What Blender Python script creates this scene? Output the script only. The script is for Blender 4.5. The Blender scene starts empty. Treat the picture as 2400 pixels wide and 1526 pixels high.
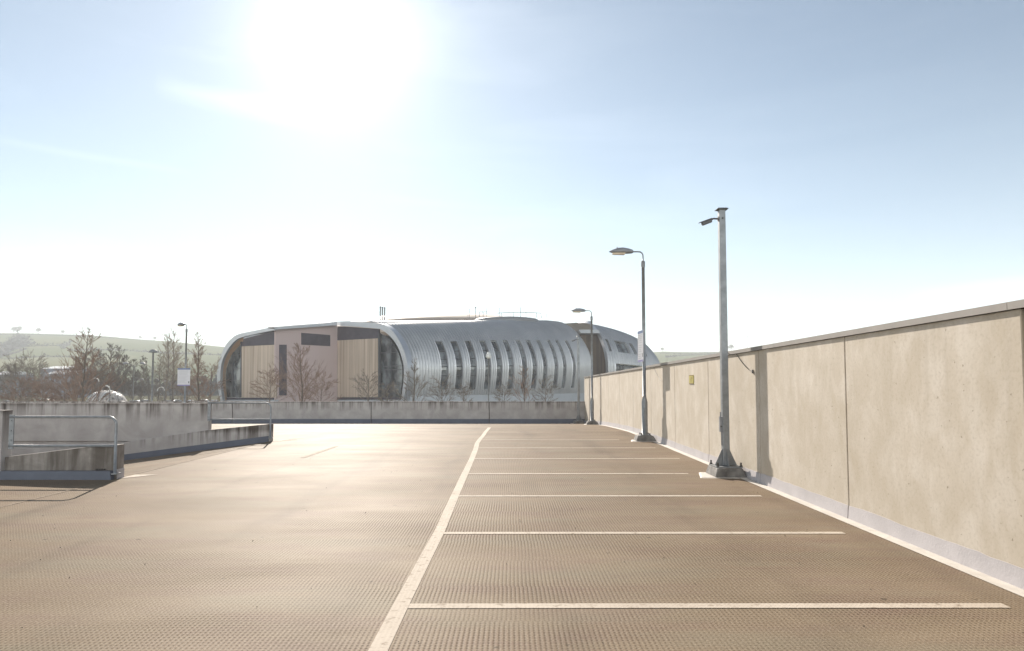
import bpy, math, random
from mathutils import Vector, Matrix, noise
R = math.radians
SC = bpy.context.scene
# ---------------------------------------------------------------- camera, world, sun, exposure
CAM_Z, PITCH, FPX = 1.7, R(3.16), 1600.0
cd = bpy.data.cameras.new("camera"); cam = bpy.data.objects.new("camera", cd); SC.collection.objects.link(cam)
cam.location = (0, 0, CAM_Z); cam.rotation_euler = (R(90) + PITCH, 0, 0)
cd.sensor_width = 36; cd.lens = 36 * FPX / 2400; cd.shift_y = 46 / 2400
cd.clip_start = 0.05; cd.clip_end = 9000
SC.camera = cam
SUN_EL, SUN_AZ = R(27), R(15)                     # azimuth measured to the left of +Y
SUN_DIR = Vector((-math.sin(SUN_AZ) * math.cos(SUN_EL), math.cos(SUN_AZ) * math.cos(SUN_EL), math.sin(SUN_EL)))
w = bpy.data.worlds.new("World"); SC.world = w; w.use_nodes = True
nt = w.node_tree; nt.nodes.clear()
def wn(t, **k):
    n = nt.nodes.new(t)
    for a, b in k.items(): setattr(n, a, b)
    return n
def wm(op, a, b=None, c=None):
    n = wn('ShaderNodeMath', operation=op)
    for i, v in enumerate((a, b, c)):
        if v is None: continue
        if isinstance(v, (int, float)): n.inputs[i].default_value = v
        else: nt.links.new(v, n.inputs[i])
    return n.outputs[0]
sky = wn('ShaderNodeTexSky', sky_type='NISHITA', sun_disc=False, sun_elevation=SUN_EL, sun_rotation=-SUN_AZ)
sky.air_density = 0.8; sky.dust_density = 0.05; sky.ozone_density = 0.9
bg = wn('ShaderNodeBackground'); bg.inputs[1].default_value = 0.05
tint = wn('ShaderNodeMix', data_type='RGBA', blend_type='MULTIPLY'); tint.inputs[0].default_value = 1.0; tint.inputs[7].default_value = (1.0, 1.06, 0.98, 1)
nt.links.new(sky.outputs[0], tint.inputs[6]); nt.links.new(tint.outputs[2], bg.inputs[0])
tc = wn('ShaderNodeTexCoord'); nv = wn('ShaderNodeVectorMath', operation='NORMALIZE'); nt.links.new(tc.outputs['Generated'], nv.inputs[0])
dt = wn('ShaderNodeVectorMath', operation='DOT_PRODUCT'); dt.inputs[1].default_value = SUN_DIR; nt.links.new(nv.outputs[0], dt.inputs[0])
d = wm('MAXIMUM', dt.outputs['Value'], 0.0)
sep = wn('ShaderNodeSeparateXYZ'); nt.links.new(nv.outputs[0], sep.inputs[0])
# hazy aureole round the sun and thin high cloud scattering the sunlight
g = wm('ADD', wm('MULTIPLY', wm('POWER', d, 230.0), 0.30), wm('ADD', wm('MULTIPLY', wm('POWER', d, 38.0), 0.075), wm('MULTIPLY', wm('POWER', d, 7.0), 0.125)))
mp = wn('ShaderNodeMapping'); mp.inputs['Scale'].default_value = (1.0, 1.0, 5.5); mp.inputs['Rotation'].default_value = (0.0, R(14), 0)
nt.links.new(nv.outputs[0], mp.inputs[0])
nz = wn('ShaderNodeTexNoise'); nz.inputs['Scale'].default_value = 2.6; nz.inputs['Detail'].default_value = 7; nz.inputs['Distortion'].default_value = 0.6
nt.links.new(mp.outputs[0], nz.inputs['Vector'])
ci = wm('MULTIPLY', wm('MAXIMUM', wm('SUBTRACT', nz.outputs[0], 0.5), 0.0), 0.22)
cz = wm('MULTIPLY', ci, wm('ADD', wm('POWER', d, 7.0), 0.10))
hz = wm('MULTIPLY', wm('POWER', wm('SUBTRACT', 1.0, wm('MINIMUM', wm('MAXIMUM', sep.outputs[2], 0.0), 1.0)), 3.6), 0.22)   # bright band of haze above the horizon
back = wm('MULTIPLY', wm('MINIMUM', wm('MAXIMUM', wm('MULTIPLY', wm('ADD', sep.outputs[1], 0.05), -1.6), 0.0), 1.0), wm('MULTIPLY', wm('ADD', 1.2, wm('MULTIPLY', nz.outputs[0], 0.9)), wm('POWER', wm('SUBTRACT', 1.0, wm('MINIMUM', wm('MAXIMUM', sep.outputs[2], 0.0), 1.0)), 2.6)))   # added fill light: unseen bright cloud behind, lifts the walls turned from the sun
def trail(a, b, width, k):      # faint old vapour trail: a thin arc of the sky between two directions
    a, b = Vector(a).normalized(), Vector(b).normalized(); n_ = a.cross(b).normalized(); m_ = (a + b).normalized()
    q1 = wn('ShaderNodeVectorMath', operation='DOT_PRODUCT'); q1.inputs[1].default_value = n_; nt.links.new(nv.outputs[0], q1.inputs[0])
    q2 = wn('ShaderNodeVectorMath', operation='DOT_PRODUCT'); q2.inputs[1].default_value = m_; nt.links.new(nv.outputs[0], q2.inputs[0])
    off = wm('ADD', q1.outputs['Value'], wm('MULTIPLY', wm('SUBTRACT', nz.outputs[0], 0.5), width * 2.5))
    across = wm('MAXIMUM', wm('SUBTRACT', 1.0, wm('MULTIPLY', wm('ABSOLUTE', off), 1 / width)), 0.0)
    along = wm('MAXIMUM', wm('MULTIPLY', wm('SUBTRACT', q2.outputs['Value'], a.dot(m_)), 1 / (1 - a.dot(m_))), 0.0)
    return wm('MULTIPLY', wm('MULTIPLY', across, wm('POWER', along, 0.6)), k)
tr1 = trail((-0.52, 0.97, 0.44), (-0.27, 0.97, 0.385), 0.020, 0.10); tr2 = trail((-0.80, 0.97, 0.36), (-0.46, 0.97, 0.305), 0.007, 0.035); tr3 = trail((0.58, 1.0, 0.115), (0.85, 1.0, 0.155), 0.02, 0.10)
tot = wm('ADD', wm('ADD', wm('ADD', wm('ADD', g, cz), hz), back), wm('ADD', tr1, wm('ADD', tr2, tr3)))
bg2 = wn('ShaderNodeBackground'); bg2.inputs[0].default_value = (1.0, 0.985, 0.94, 1); nt.links.new(tot, bg2.inputs[1])
ad = wn('ShaderNodeAddShader'); nt.links.new(bg.outputs[0], ad.inputs[0]); nt.links.new(bg2.outputs[0], ad.inputs[1])
ow = wn('ShaderNodeOutputWorld'); nt.links.new(ad.outputs[0], ow.inputs[0])
sl = bpy.data.lights.new("sun", 'SUN'); sl.energy = 5.0; sl.angle = R(0.5); sl.color = (1.0, 0.91, 0.80)
so = bpy.data.objects.new("sun", sl); SC.collection.objects.link(so); so.rotation_euler = SUN_DIR.to_track_quat('Z', 'Y').to_euler()
vs = SC.view_settings; vs.view_transform = 'Standard'; vs.look = 'None'; vs.gamma = 1.0; vs.exposure = 1.08
SC.cycles.max_bounces = 6; SC.cycles.volume_bounces = 1; SC.cycles.sample_clamp_indirect = 6; SC.cycles.caustics_reflective = False
SC.cycles.use_denoising = True

# ---------------------------------------------------------------- pixel helpers (a point of the photograph -> a place in the world)
cp, sp = math.cos(PITCH), math.sin(PITCH)
def ray(px, py):
    u = (px - 1200) / FPX; v = (809 - py) / FPX
    return Vector((u, cp - v * sp, sp + v * cp))
def at(px, py, Y):
    r = ray(px, py); return Vector((0, 0, CAM_Z)) + r * (Y / r.y)
def zat(py, Y, px=1200): return at(px, py, Y).z
def xat(px, Y, py=897): return at(px, py, Y).x
def on_plane(px, py, A, B, off=0.0):
    # vertical plane through plan points A, B; off metres toward the camera side
    dx, dy = B[0] - A[0], B[1] - A[1]; L = math.hypot(dx, dy); n = (dy / L, -dx / L)
    if n[0] * A[0] + n[1] * A[1] > 0: n = (-n[0], -n[1])
    ax, ay = A[0] + n[0] * off, A[1] + n[1] * off
    r = ray(px, py); t = (n[0] * ax + n[1] * ay) / (n[0] * r.x + n[1] * r.y)
    return Vector((0, 0, CAM_Z)) + r * t
def project(p):
    x, y, z = p[0], p[1], p[2] - CAM_Z
    dep = y * cp + z * sp; up = -y * sp + z * cp
    return 1200 + FPX * x / dep, 809 - FPX * up / dep

# ---------------------------------------------------------------- materials
def mat(name): 
    m = bpy.data.materials.new(name); m.use_nodes = True
    return m
class N:
    def __init__(s, name):
        s.m = mat(name); s.t = s.m.node_tree; s.b = s.t.nodes['Principled BSDF']
        s.tc = s.t.nodes.new('ShaderNodeTexCoord')
    def new(s, t, **k):
        n = s.t.nodes.new(t)
        for a, b in k.items(): setattr(n, a, b)
        return n
    def l(s, a, b): s.t.links.new(a, b)
    def setin(s, sock, v):
        if isinstance(v, (int, float)): sock.default_value = v
        elif isinstance(v, tuple): sock.default_value = v if len(v) == 4 else (v + (1,) if sock.type == 'RGBA' else v)
        else: s.l(v, sock)
    def math(s, op, a, b=None, c=None, clamp=False):
        n = s.new('ShaderNodeMath', operation=op, use_clamp=clamp)
        for i, v in enumerate((a, b, c)):
            if v is not None: s.setin(n.inputs[i], v)
        return n.outputs[0]
    def coord(s, scale=(1, 1, 1), rot=(0, 0, 0), src='Object'):
        mp = s.new('ShaderNodeMapping'); mp.inputs['Scale'].default_value = scale; mp.inputs['Rotation'].default_value = rot
        s.l(s.tc.outputs[src], mp.inputs[0]); return mp.outputs[0]
    def noise(s, scale, detail=4, vec=None, rough=0.55, dist=0.0):
        n = s.new('ShaderNodeTexNoise'); n.inputs['Scale'].default_value = scale; n.inputs['Detail'].default_value = detail
        n.inputs['Roughness'].default_value = rough; n.inputs['Distortion'].default_value = dist
        s.l(vec if vec is not None else s.tc.outputs['Object'], n.inputs['Vector']); return n.outputs[0]
    def ramp(s, fac, stops):
        n = s.new('ShaderNodeValToRGB'); e = n.color_ramp.elements
        while len(e) < len(stops): e.new(0.5)
        for i, (p, c) in enumerate(stops):
            e[i].position = p; e[i].color = (c, c, c, 1) if isinstance(c, (int, float)) else c + (1,)
        s.l(fac, n.inputs[0]); return n.outputs[0]
    def mix(s, fac, a, b, mode='MIX'):
        n = s.new('ShaderNodeMix', data_type='RGBA', blend_type=mode)
        s.setin(n.inputs[0], fac); s.setin(n.inputs[6], a); s.setin(n.inputs[7], b); return n.outputs[2]
    def sep(s, vec=None):
        n = s.new('ShaderNodeSeparateXYZ'); s.l(vec if vec is not None else s.tc.outputs['Object'], n.inputs[0]); return n.outputs
    def col(s, v): s.setin(s.b.inputs['Base Color'], v)
    def rough(s, v): s.setin(s.b.inputs['Roughness'], v)
    def metal(s, v): s.setin(s.b.inputs['Metallic'], v)
    def bump(s, h, strength=0.3, dist=0.01):
        n = s.new('ShaderNodeBump'); n.inputs['Strength'].default_value = strength; n.inputs['Distance'].default_value = dist
        s.l(h, n.inputs['Height']); s.l(n.outputs[0], s.b.inputs['Normal'])
M = {}
def simple(name, c, r=0.7, metal=0.0, var=0.15, sc=4.0, bump=0.0):
    n = N(name); f = n.noise(sc, 5)
    lo = tuple(x * (1 - var) for x in c); hi = tuple(min(1, x * (1 + var)) for x in c)
    n.col(n.ramp(f, [(0.3, lo), (0.7, hi)])); n.rough(r); n.metal(metal)
    if bump: n.bump(n.noise(sc * 12, 4), bump, 0.01)
    M[name] = n.m; return n

def floor_mat():
    n = N('deck_coating')
    x, y, z = n.sep()
    big = n.noise(0.33, 5, n.coord((1, 2.2, 1)), 0.6, 0.5)
    med = n.noise(1.7, 6, n.coord((0.5, 1.6, 1)), 0.6)
    fine = n.noise(60, 3)
    # pressed dimples, laid in lanes a little under a metre wide, each lane slightly out of step
    lane = n.math('FLOOR', n.math('MULTIPLY', y, 1 / 0.83))
    jit = n.math('FRACT', n.math('MULTIPLY', lane, 0.377))
    wob = n.math('MULTIPLY', n.noise(0.8, 2), 0.012)
    xs = n.math('MULTIPLY', n.math('ADD', n.math('ADD', x, wob), n.math('MULTIPLY', jit, 0.02)), 2 * math.pi / 0.034)
    ys = n.math('MULTIPLY', y, 2 * math.pi / 0.046)
    a = n.math('SINE', xs); b = n.math('SINE', ys)
    a = n.math('ADD', n.math('MULTIPLY', a, 0.5), 0.5); b = n.math('ADD', n.math('MULTIPLY', b, 0.5), 0.5)
    dim = n.math('MULTIPLY', n.math('POWER', a, 1.8), n.math('ADD', n.math('MULTIPLY', n.math('POWER', b, 1.2), 0.75), 0.25))
    wear = n.ramp(n.noise(0.55, 4, n.coord((0.6, 1.5, 1))), [(0.34, 0.25), (0.62, 1.0)])
    dim = n.math('MULTIPLY', dim, wear)
    base = n.ramp(big, [(0.28, (0.175, 0.131, 0.088)), (0.5, (0.213, 0.163, 0.113)), (0.72, (0.252, 0.198, 0.143))])
    base = n.mix(n.ramp(med, [(0.45, 0.0), (0.72, 0.75)]), base, (0.178, 0.120, 0.096))
    base = n.mix(n.ramp(n.noise(0.9, 4, n.coord((0.4, 1.4, 1))), [(0.50, 0.0), (0.70, 0.6)]), base, (0.205, 0.185, 0.135))
    base = n.mix(n.ramp(fine, [(0.45, 0.0), (0.75, 0.8)]), base, (0.34, 0.28, 0.21))
    base = n.mix(n.math('MULTIPLY', dim, 0.85), base, (0.052, 0.036, 0.022))
    tr = n.math('MULTIPLY', n.math('POWER', n.math('ABSOLUTE', n.math('SINE', n.math('MULTIPLY', n.math('ADD', x, n.math('MULTIPLY', n.noise(0.25, 2), 0.8)), 1.85))), 8.0), n.ramp(n.noise(0.7, 5, n.coord((2.0, 0.35, 1))), [(0.45, 0.0), (0.65, 0.34)]))
    base = n.mix(tr, base, (0.085, 0.066, 0.050))
    spots = n.ramp(n.noise(7, 1), [(0.765, 0.0), (0.79, 0.6)])
    base = n.mix(spots, base, (0.05, 0.04, 0.03))
    n.col(base)
    n.rough(n.ramp(big, [(0.3, 0.62), (0.7, 0.58)]))
    n.b.inputs['Specular IOR Level'].default_value = 0.018
    h = n.math('ADD', n.math('MULTIPLY', dim, -1.0), n.math('MULTIPLY', fine, 0.5))
    n.bump(h, 0.55, 0.006)
    M['deck'] = n.m
floor_mat()

def lit_wall_mat():
    n = N('render_concrete')
    a = n.noise(0.8, 6, n.coord((1, 1, 0.8)), 0.62, 0.8); b = n.noise(3.5, 6, n.coord((1, 1, 0.6)), 0.6, 0.4); c = n.noise(28, 4)
    col = n.ramp(a, [(0.3, (0.43, 0.370, 0.290)), (0.5, (0.50, 0.445, 0.372)), (0.72, (0.57, 0.515, 0.445))])
    col = n.mix(n.ramp(b, [(0.42, 0.5), (0.62, 0.0)]), col, (0.40, 0.335, 0.25))
    col = n.mix(n.ramp(c, [(0.3, 0.3), (0.5, 0.0)]), col, (0.3, 0.25, 0.19))
    zz = n.sep()[2]; dr = n.math('MULTIPLY', n.ramp(n.noise(1.0, 5, n.coord((1, 6.0, 0.25)), 0.65), [(0.50, 0.0), (0.70, 0.2)]), n.ramp(zz, [(0.9, 0.0), (1.0, 1.0)]) if 0 else n.math('MULTIPLY', n.math('SUBTRACT', zz, 0.9, clamp=True), 0.9, clamp=True)); col = n.mix(dr, col, (0.27, 0.225, 0.17))
    pit = n.ramp(n.noise(17, 2, None, 0.5), [(0.71, 0.0), (0.74, 0.7)]); col = n.mix(pit, col, (0.2, 0.165, 0.12))
    n.col(col); n.rough(0.85)
    n.bump(n.math('ADD', n.math('MULTIPLY', b, 0.6), n.math('MULTIPLY', c, 0.4)), 0.25, 0.01); M['wall_lit'] = n.m
lit_wall_mat()

def parapet_mat():
    # object origin lies at the top edge of each panel: dirt runs down from there
    n = N('weathered_concrete'); x, y, z = n.sep()
    dpt = n.math('MULTIPLY', z, -1.0)
    st = n.noise(1.0, 5, n.coord((4.6, 4.6, 0.22)), 0.68); st2 = n.noise(1.0, 4, n.coord((1.3, 1.3, 0.5)), 0.6)
    fall = n.math('SUBTRACT', 1.0, n.math('MULTIPLY', dpt, 1.7), clamp=True)
    s = n.math('MULTIPLY', n.ramp(st, [(0.46, 0.0), (0.60, 1.0)]), fall)
    s = n.math('MULTIPLY', s, n.ramp(st2, [(0.3, 0.35), (0.6, 1.0)]))
    edge = n.math('SUBTRACT', 1.0, n.math('MULTIPLY', dpt, 9.0), clamp=True)
    edge = n.math('MULTIPLY', edge, n.ramp(st, [(0.3, 0.35), (0.6, 1.0)]))
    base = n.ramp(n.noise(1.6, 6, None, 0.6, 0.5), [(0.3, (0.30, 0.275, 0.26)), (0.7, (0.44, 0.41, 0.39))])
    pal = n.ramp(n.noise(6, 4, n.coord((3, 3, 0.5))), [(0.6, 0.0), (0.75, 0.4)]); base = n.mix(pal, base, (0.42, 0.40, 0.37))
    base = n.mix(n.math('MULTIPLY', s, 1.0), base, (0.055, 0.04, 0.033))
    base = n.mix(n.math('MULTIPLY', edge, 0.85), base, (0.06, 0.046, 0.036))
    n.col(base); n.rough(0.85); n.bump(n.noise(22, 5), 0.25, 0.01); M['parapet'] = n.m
parapet_mat()
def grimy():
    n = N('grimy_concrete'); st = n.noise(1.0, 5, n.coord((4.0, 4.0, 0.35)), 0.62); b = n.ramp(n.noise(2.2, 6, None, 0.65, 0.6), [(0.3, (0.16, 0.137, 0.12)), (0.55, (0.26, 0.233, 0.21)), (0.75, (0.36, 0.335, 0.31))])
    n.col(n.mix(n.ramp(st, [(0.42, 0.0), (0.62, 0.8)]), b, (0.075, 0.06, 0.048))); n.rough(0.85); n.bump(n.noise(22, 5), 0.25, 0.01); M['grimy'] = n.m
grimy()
simple('grey_band', (0.085, 0.095, 0.125), 0.6, 0, 0.12, 3.0, 0.2)
simple('pale_band', (0.40, 0.375, 0.38), 0.7, 0, 0.08, 3.0, 0.3)
simple('skirt', (0.50, 0.46, 0.41), 0.8, 0, 0.12, 5, 0.3)
simple('coping', (0.22, 0.20, 0.18), 0.65, 0.0, 0.10, 3)
simple('joint', (0.055, 0.045, 0.036), 0.9)
simple('galv', (0.23, 0.24, 0.25), 0.5, 0.4, 0.18, 9)
simple('galv_dull', (0.20, 0.205, 0.21), 0.6, 0.2, 0.2, 7)
simple('lamp_head', (0.22, 0.225, 0.24), 0.5, 0.1, 0.15, 8)
simple('lamp_lens', (0.65, 0.55, 0.42), 0.15, 0, 0.05, 8)
simple('dark_iron', (0.06, 0.055, 0.05), 0.6, 0.2)
simple('plinth', (0.15, 0.14, 0.13), 0.85, 0, 0.5, 6, 0.3)
simple('camera_grey', (0.09, 0.085, 0.09), 0.5, 0.1)
simple('white_sign', (0.50, 0.50, 0.53), 0.4, 0, 0.03)
simple('blue_sign', (0.08, 0.12, 0.24), 0.4, 0, 0.05)
simple('violet_sign', (0.20, 0.18, 0.36), 0.4, 0, 0.05)
simple('grey_print', (0.33, 0.34, 0.36), 0.5, 0, 0.03)
simple('black_print', (0.03, 0.03, 0.03), 0.5, 0, 0.03)
simple('yellow_sign', (0.42, 0.36, 0.085), 0.45, 0, 0.06)
simple('car_park', (0.28, 0.26, 0.24), 0.85)
def paint_mat():
    n = N('road_paint'); worn = n.ramp(n.noise(14, 6, None, 0.65), [(0.34, 0.75), (0.46, 0.0)])
    col = n.ramp(n.noise(1.2, 5), [(0.3, (0.42, 0.36, 0.295)), (0.7, (0.51, 0.445, 0.37))])
    x, y, z = n.sep(); a = n.math('SINE', n.math('MULTIPLY', x, 2 * math.pi / 0.034)); b = n.math('SINE', n.math('MULTIPLY', y, 2 * math.pi / 0.046))
    dm = n.math('MULTIPLY', n.math('ADD', a, 1.0), n.math('ADD', b, 1.0))
    n.col(n.mix(worn, col, (0.22, 0.17, 0.125))); n.rough(0.8); n.b.inputs['Specular IOR Level'].default_value = 0.08; n.bump(n.math('MULTIPLY', dm, -0.25), 0.25, 0.005); M['paint'] = n.m
    n = N('worn_road_paint'); worn = n.ramp(n.noise(9, 6, n.coord((1, 2, 1)), 0.7), [(0.42, 1.0), (0.62, 0.25)])
    n.col(n.mix(worn, (0.36, 0.29, 0.22), (0.165, 0.126, 0.09))); n.rough(0.8); n.b.inputs['Specular IOR Level'].default_value = 0.06; M['paint_worn'] = n.m; simple('faded', (0.235, 0.185, 0.135), 0.75, 0, 0.2, 6).b.inputs['Specular IOR Level'].default_value = 0.05
paint_mat()

# ---------------------------------------------------------------- mesh helpers
class MB:
    def __init__(s): s.v = []; s.f = []
    def quad(s, a, b, c, d):
        i = len(s.v); s.v += [Vector(a), Vector(b), Vector(c), Vector(d)]; s.f.append((i, i + 1, i + 2, i + 3)); return s
    def box(s, x0, x1, y0, y1, z0, z1):
        return s.hexa([(x0, y0, z0), (x1, y0, z0), (x1, y1, z0), (x0, y1, z0)], [(x0, y0, z1), (x1, y0, z1), (x1, y1, z1), (x0, y1, z1)])
    def hexa(s, bot, top):
        i = len(s.v); k = len(bot); s.v += [Vector(p) for p in bot] + [Vector(p) for p in top]
        s.f.append(tuple(i + j for j in reversed(range(k)))); s.f.append(tuple(i + k + j for j in range(k)))
        for j in range(k): s.f.append((i + j, i + (j + 1) % k, i + k + (j + 1) % k, i + k + j))
        return s
    def prism(s, pts, vec):   # any planar outline pushed along vec
        return s.hexa(pts, [Vector(p) + Vector(vec) for p in pts])
    def tube(s, path, rad, n=8, cap=True):
        path = [Vector(p) for p in path]; i0 = len(s.v)
        rads = rad if isinstance(rad, (list, tuple)) else [rad] * len(path)
        for k, p in enumerate(path):
            d = (path[min(k + 1, len(path) - 1)] - path[max(k - 1, 0)]).normalized()
            a = Vector((0, 0, 1)) if abs(d.z) < 0.9 else Vector((0, 1, 0))
            u = d.cross(a).normalized(); v = u.cross(d)
            for j in range(n):
                t = 2 * math.pi * j / n; s.v.append(p + (u * math.cos(t) + v * math.sin(t)) * rads[k])
        for k in range(len(path) - 1):
            for j in range(n):
                a = i0 + k * n + j; b = i0 + k * n + (j + 1) % n; s.f.append((a, b, b + n, a + n))
        if cap:
            s.f.append(tuple(i0 + j for j in range(n))); e = i0 + (len(path) - 1) * n; s.f.append(tuple(e + j for j in reversed(range(n))))
        return s
    def sweepbox(s, path, ax, ay):  # square section along z-ish path
        return s
    def obj(s, name, m, parent=None, smooth=False, origin=None):
        me = bpy.data.meshes.new(name); o0 = Vector(origin) if origin else Vector((0, 0, 0))
        me.from_pydata([tuple(v - o0) for v in s.v], [], s.f); me.update()
        if m: me.materials.append(M[m] if isinstance(m, str) else m)
        if smooth: me.polygons.foreach_set('use_smooth', [True] * len(me.polygons))
        o = bpy.data.objects.new(name, me); o.location = o0; SC.collection.objects.link(o)
        if parent is not None: o.parent = parent; 
        if parent is not None and parent.matrix_parent_inverse is not None:
            o.location = o0
        return o
def bevel(o, wd=0.01, seg=2):
    b = o.modifiers.new('bevel', 'BEVEL'); b.width = wd; b.segments = seg; b.limit_method = 'ANGLE'; return o
def tag(o, label=None, cat=None, group=None, kind=None):
    if label: o['label'] = label
    if cat: o['category'] = cat
    if group: o['group'] = group
    if kind: o['kind'] = kind
    return o
def thing(name, loc, label, cat, group=None, rz=0.0):
    o = bpy.data.objects.new(name, None); SC.collection.objects.link(o); o.location = loc; o.rotation_euler = (0, 0, rz)
    o.empty_display_size = 0.2
    return tag(o, label, cat, group)
def struct(name, mb, m, smooth=False):
    return tag(mb.obj(name, m, None, smooth), kind='structure')
def dup(root, loc, rz=0.0, label=None, group=None, scale=None):
    kids = {}
    for o in bpy.data.objects:
        if o.parent: kids.setdefault(o.parent.name, []).append(o)
    def cp_(o, par):
        c = o.copy(); SC.collection.objects.link(c); c.parent = par
        for ch in kids.get(o.name, []): cp_(ch, c)
        return c
    r = cp_(root, None); r.location = loc; r.rotation_euler = (0, 0, rz)
    if scale: r.scale = scale if isinstance(scale, tuple) else (scale,) * 3
    if label: r['label'] = label
    if group: r['group'] = group
    return r
def interp(x, tab):
    if x <= tab[0][0]: return tab[0][1]
    for (a, fa), (b, fb) in zip(tab, tab[1:]):
        if x <= b: return fa + (fb - fa) * (x - a) / (b - a)
    return tab[-1][1]

# ---------------------------------------------------------------- the parking deck
GZ = -3.6                     # street level round the car park
YF = 39.7                     # inner face of the far parapet
WX = 4.22                     # inner face of the long wall
PROF = [(22, 0), (24, -0.01), (26.7, -0.08), (29.9, -0.18), (33, -0.31), (36, -0.46), (YF, -0.66), (42, -0.78)]
def fz(Y): return interp(Y, PROF)
ys = [-4, 0, 3, 6, 9, 12.1, 12.7, 16, 20.0, 20.5] + [22, 23, 24] + [25 + i for i in range(15)] + [YF]
mb = MB()
def strip(mb, x0, x1, ylist, dz=0.0):
    for a, b in zip(ylist, ylist[1:]): mb.quad((x0, a, fz(a) + dz), (x1, a, fz(a) + dz), (x1, b, fz(b) + dz), (x0, b, fz(b) + dz))
strip(mb, -7.0, WX, ys); strip(mb, -34, -7.0, [y for y in ys if y <= 12.7]); strip(mb, -34, -7.0, [y for y in ys if y >= 20.0])
struct('parking_deck', mb, 'deck')
rs = 0.128
mb = MB(); mb.quad((-7.0, 12.7, 0), (-7.0, 20.0, 0), (-22, 20.0, -15 * rs), (-22, 12.7, -15 * rs)); mb.quad((-22, 12.7, -15 * rs), (-22, 20.0, -15 * rs), (-34, 20, -15 * rs), (-34, 12.7, -15 * rs))
struct('ramp', mb, 'deck')
# painted markings, each its own sheet 4 mm above the deck
def line(name, pts, wd, m='paint', dz=0.004):
    mb = MB()
    L = []; R_ = []
    for i, p in enumerate(pts):
        a = Vector(pts[max(i - 1, 0)]); b = Vector(pts[min(i + 1, len(pts) - 1)]); d = (b - a).normalized(); nrm = Vector((-d.y, d.x)) * wd / 2
        L.append(Vector(p) + nrm); R_.append(Vector(p) - nrm)
    for i in range(len(pts) - 1):
        q = [R_[i], R_[i + 1], L[i + 1], L[i]]
        mb.quad(*[(v.x, v.y, fz(v.y) + dz) for v in q])
    return struct(name, mb, m)
cl = [(-0.86, 2.0), (-0.85, 3.4), (-0.85, 5.2), (-0.83, 8), (-0.86, 10.4), (-0.88, 13), (-0.90, 15.5), (-0.93, 17.5), (-0.98, 19.4), (-0.97, 20.6), (-0.93, 22), (-0.92, 24), (-0.91, 26.5), (-0.92, 28)]
line('bay_line', cl, 0.125)
for k in range(10):
    Y = 5.30 + 2.53 * k
    x1 = {3: 3.30, 6: 3.2}.get(k, 3.77 - 0.01 * (k % 3))
    x0 = interp(Y, [(y, x) for x, y in cl]) + 0.064
    line('bay_line', [(x0, Y), (x0 + 1.2, Y + 0.006), (x1, Y + 0.012)], 0.105 if k else 0.11, 'paint' if k < 7 else 'paint_worn')
line('bay_line', [(-2.9, 34.5), (-2.85, 38.8)], 0.14, 'paint_worn')
line('fold_line', [(-7.0, 2), (-7.0, 6), (-7.0, 12.0)], 0.05, 'paint_worn')
line('fold_line', [(-7.03, 12.8), (-7.03, 19.9)], 0.05, 'paint_worn', 0.006)
line('worn_marking', [(-4.75, 15.6), (-4.70, 18.4)], 0.10, 'faded')
line('worn_marking', [(-6.9, 20.5), (-3.5, 24.5)], 0.10, 'faded')
# pale coved edge along the foot of the long wall
mb = MB(); strip(mb, WX - 0.165, WX + 0.02, ys, 0.005); struct('floor_edge', mb, 'skirt')
mb = MB()
for pts in ([(-6.98, 12.2), (-6.55, 12.75), (-6.98, 12.75)], [(-6.93, 19.85), (-6.4, 20.6), (-6.93, 20.6)]):
    i = len(mb.v); mb.v += [Vector((x, y, 0.005)) for x, y in pts]; mb.f.append((i, i + 1, i + 2))
struct('worn_marking', mb, 'paint')
b = MB(); b.box(-34, WX + 0.19, -4, YF + 0.18, GZ, -2.3); tag(b.obj('car_park_building', 'car_park'), 'grey concrete car park storey below the roof deck', 'building')

# ---------------------------------------------------------------- long wall on the right
def wtop(Y): return 2.44 - 0.0098 * Y
joints = [5.62 + 3.03 * k for k in range(-3, 11)]; joints = [j for j in joints if j < 37] + [37.95]
edges = [-6.5] + joints + [YF + 0.18]
wall = thing('concrete_wall', (WX, 5, 0), 'tall sunlit beige concrete wall of many panels along the parking bays', 'wall')
ML = Vector((WX, 5, 0))
for a, b_ in zip(edges, edges[1:]):
    g_ = 0.0125 if abs(a - 5.62) > 0.1 else 0.022; h_ = 0.0125 if abs(b_ - 5.62) > 0.1 else 0.022
    y0, y1 = a + g_, b_ - h_; mb = MB()
    bot = [(0, y0 - 5, fz(y0) - 0.8), (0.2, y0 - 5, fz(y0) - 0.8), (0.2, y1 - 5, fz(y1) - 0.8), (0, y1 - 5, fz(y1) - 0.8)]
    top = [(0, y0 - 5, wtop(y0) - 0.07), (0.2, y0 - 5, wtop(y0) - 0.07), (0.2, y1 - 5, wtop(y1) - 0.07), (0, y1 - 5, wtop(y1) - 0.07)]
    o = bevel(mb.hexa(bot, top).obj('wall_panel', 'wall_lit', wall), 0.006, 1)
    # painted band with a ragged upper edge, 6 mm proud
    mb = MB(); n = max(2, int((y1 - y0) / 0.15)); ht = lambda y: 0.17 + 0.016 * noise.noise((y * 1.3, 3, 1)) + 0.012 * noise.noise((y * 5, 1, 7))
    for i in range(n):
        p = y0 + (y1 - y0) * i / n; q = y0 + (y1 - y0) * (i + 1) / n
        mb.hexa([(-0.02, p - 5, fz(p) - 0.01), (0.0, p - 5, fz(p) - 0.01), (0.0, q - 5, fz(q) - 0.01), (-0.02, q - 5, fz(q) - 0.01)],
                [(-0.006, p - 5, fz(p) + ht(p)), (0.0, p - 5, fz(p) + ht(p)), (0.0, q - 5, fz(q) + ht(q)), (-0.006, q - 5, fz(q) + ht(q))])
    mb.obj('painted_band', 'pale_band', wall)
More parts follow.
